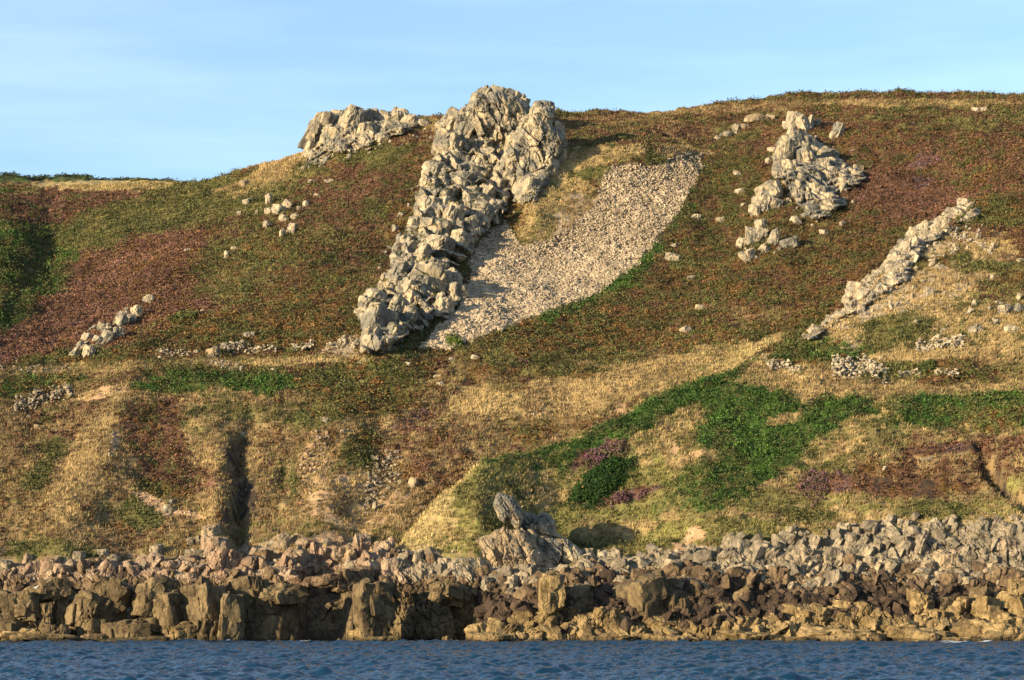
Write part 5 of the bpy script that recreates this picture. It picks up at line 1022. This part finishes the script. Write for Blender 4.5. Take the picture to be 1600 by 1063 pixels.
# ------------------------------------------------------------------ sea
def ocean(n, Lt, lam_p, rms, wdir, sd_, spread=2, cut=0.25):
    r = np.random.default_rng(sd_); k1 = np.fft.fftfreq(n, Lt / n) * 2 * np.pi; KX, KY = np.meshgrid(k1, k1, indexing='ij')
    K = np.hypot(KX, KY); K[0, 0] = 1; kp = 2 * np.pi / lam_p
    S_ = np.exp(-1.0 * (kp / K) ** 2) / K ** 3.6 * np.exp(-(K * cut / 6.28) ** 2) * (np.abs((KX * wdir[0] + KY * wdir[1]) / K) ** spread + 0.08); S_[0, 0] = 0
    h = np.real(np.fft.ifft2((r.normal(size=(n, n)) + 1j * r.normal(size=(n, n))) * np.sqrt(S_)))
    return h / h.std() * rms
T1, L1 = ocean(512, 61.0, 3.4, 0.10, (0.35, 0.94), 1, 1.5), 61.0
T2, L2 = ocean(512, 37.0, 1.1, 0.030, (-0.3, 0.95), 2, 1), 37.0
T3, L3 = ocean(256, 143.0, 9.0, 0.075, (0.5, 0.87), 5, 2, 1.0), 143.0
def samp(T, Lt, x, y):
    n = T.shape[0]; u = (x / Lt % 1) * n; v = (y / Lt % 1) * n; i = u.astype(int) % n; j = v.astype(int) % n; a = u - np.floor(u); b = v - np.floor(v); i1 = (i + 1) % n; j1 = (j + 1) % n
    return (T[i, j] * (1 - a) + T[i1, j] * a) * (1 - b) + (T[i, j1] * (1 - a) + T[i1, j1] * a) * b
sx_ = np.concatenate([np.linspace(-30000, -260, 30), np.arange(-240, 1841, 4.0), np.linspace(1860, 32000, 30)])
sy_ = np.concatenate([np.geomspace(4, 88, 30), np.arange(90, 262, 0.17), np.array([264, 275, 300, 400, 900, 3000])])
SX, SY = np.meshgrid(sx_, sy_, indexing='ij'); XW = (SX - 800) / F * SY
hz = samp(T1, L1, XW, SY) + samp(T2, L2, XW, SY) * (1 + 0.5 * fbm2(XW / 12, SY / 18, 601, 2)) + samp(T3, L3, XW, SY); hz *= sstep(300, 262, SY) * sstep(-400, -200, SX) * sstep(2000, 1800, SX)
tide = hz * sstep(262, 240, SY) * 0.6 + hz * 0.4
foam = sstep(-0.05, 0.35, fbm2(XW / 1.6, SY / 0.5, 88, 4) + 0.9 * sstep(1440, 1540, SX) - 0.55 + 0.5 * np.exp(-((SX - 1090) / 60) ** 2) + 0.3 * np.exp(-((SX - 260) / 80) ** 2)) * np.maximum(sstep(244.5, 247.0, SY), sstep(236, 243, SY) * sstep(1440, 1510, SX))
ii = np.arange(SX.size).reshape(SX.shape)
q4 = np.stack([ii[:-1, :-1], ii[1:, :-1], ii[1:, 1:], ii[:-1, 1:]], -1).reshape(-1, 4)
ms = bpy.data.materials.new('sea_water'); ms.use_nodes = True; t = ms.node_tree; b = t.nodes['Principled BSDF']
b.inputs['Base Color'].default_value = (0.002, 0.020, 0.047, 1); b.inputs['Roughness'].default_value = 0.10; b.inputs['IOR'].default_value = 1.33
g = t.nodes.new('ShaderNodeNewGeometry'); n1 = t.nodes.new('ShaderNodeTexNoise'); n1.inputs['Scale'].default_value = 4.5; n1.inputs['Detail'].default_value = 4
bp = t.nodes.new('ShaderNodeBump'); bp.inputs['Distance'].default_value = 0.05; bp.inputs['Strength'].default_value = 0.6
t.links.new(g.outputs['Position'], n1.inputs[0]); t.links.new(n1.outputs[0], bp.inputs['Height']); t.links.new(bp.outputs[0], b.inputs['Normal'])
fa = t.nodes.new('ShaderNodeAttribute'); fa.attribute_name = 'Foam'; df = t.nodes.new('ShaderNodeBsdfDiffuse'); df.inputs[0].default_value = (0.75, 0.76, 0.76, 1)
mxs = t.nodes.new('ShaderNodeMixShader'); t.links.new(fa.outputs['Fac'], mxs.inputs[0]); t.links.new(b.outputs[0], mxs.inputs[1]); t.links.new(df.outputs[0], mxs.inputs[2]); t.links.new(mxs.outputs[0], t.nodes['Material Output'].inputs[0])
sea = mesh_obj('sea', np.stack([XW, SY, tide], -1).reshape(-1, 3), q4, ms, smooth=True, extra=foam.ravel()); tag(sea, kind='structure')
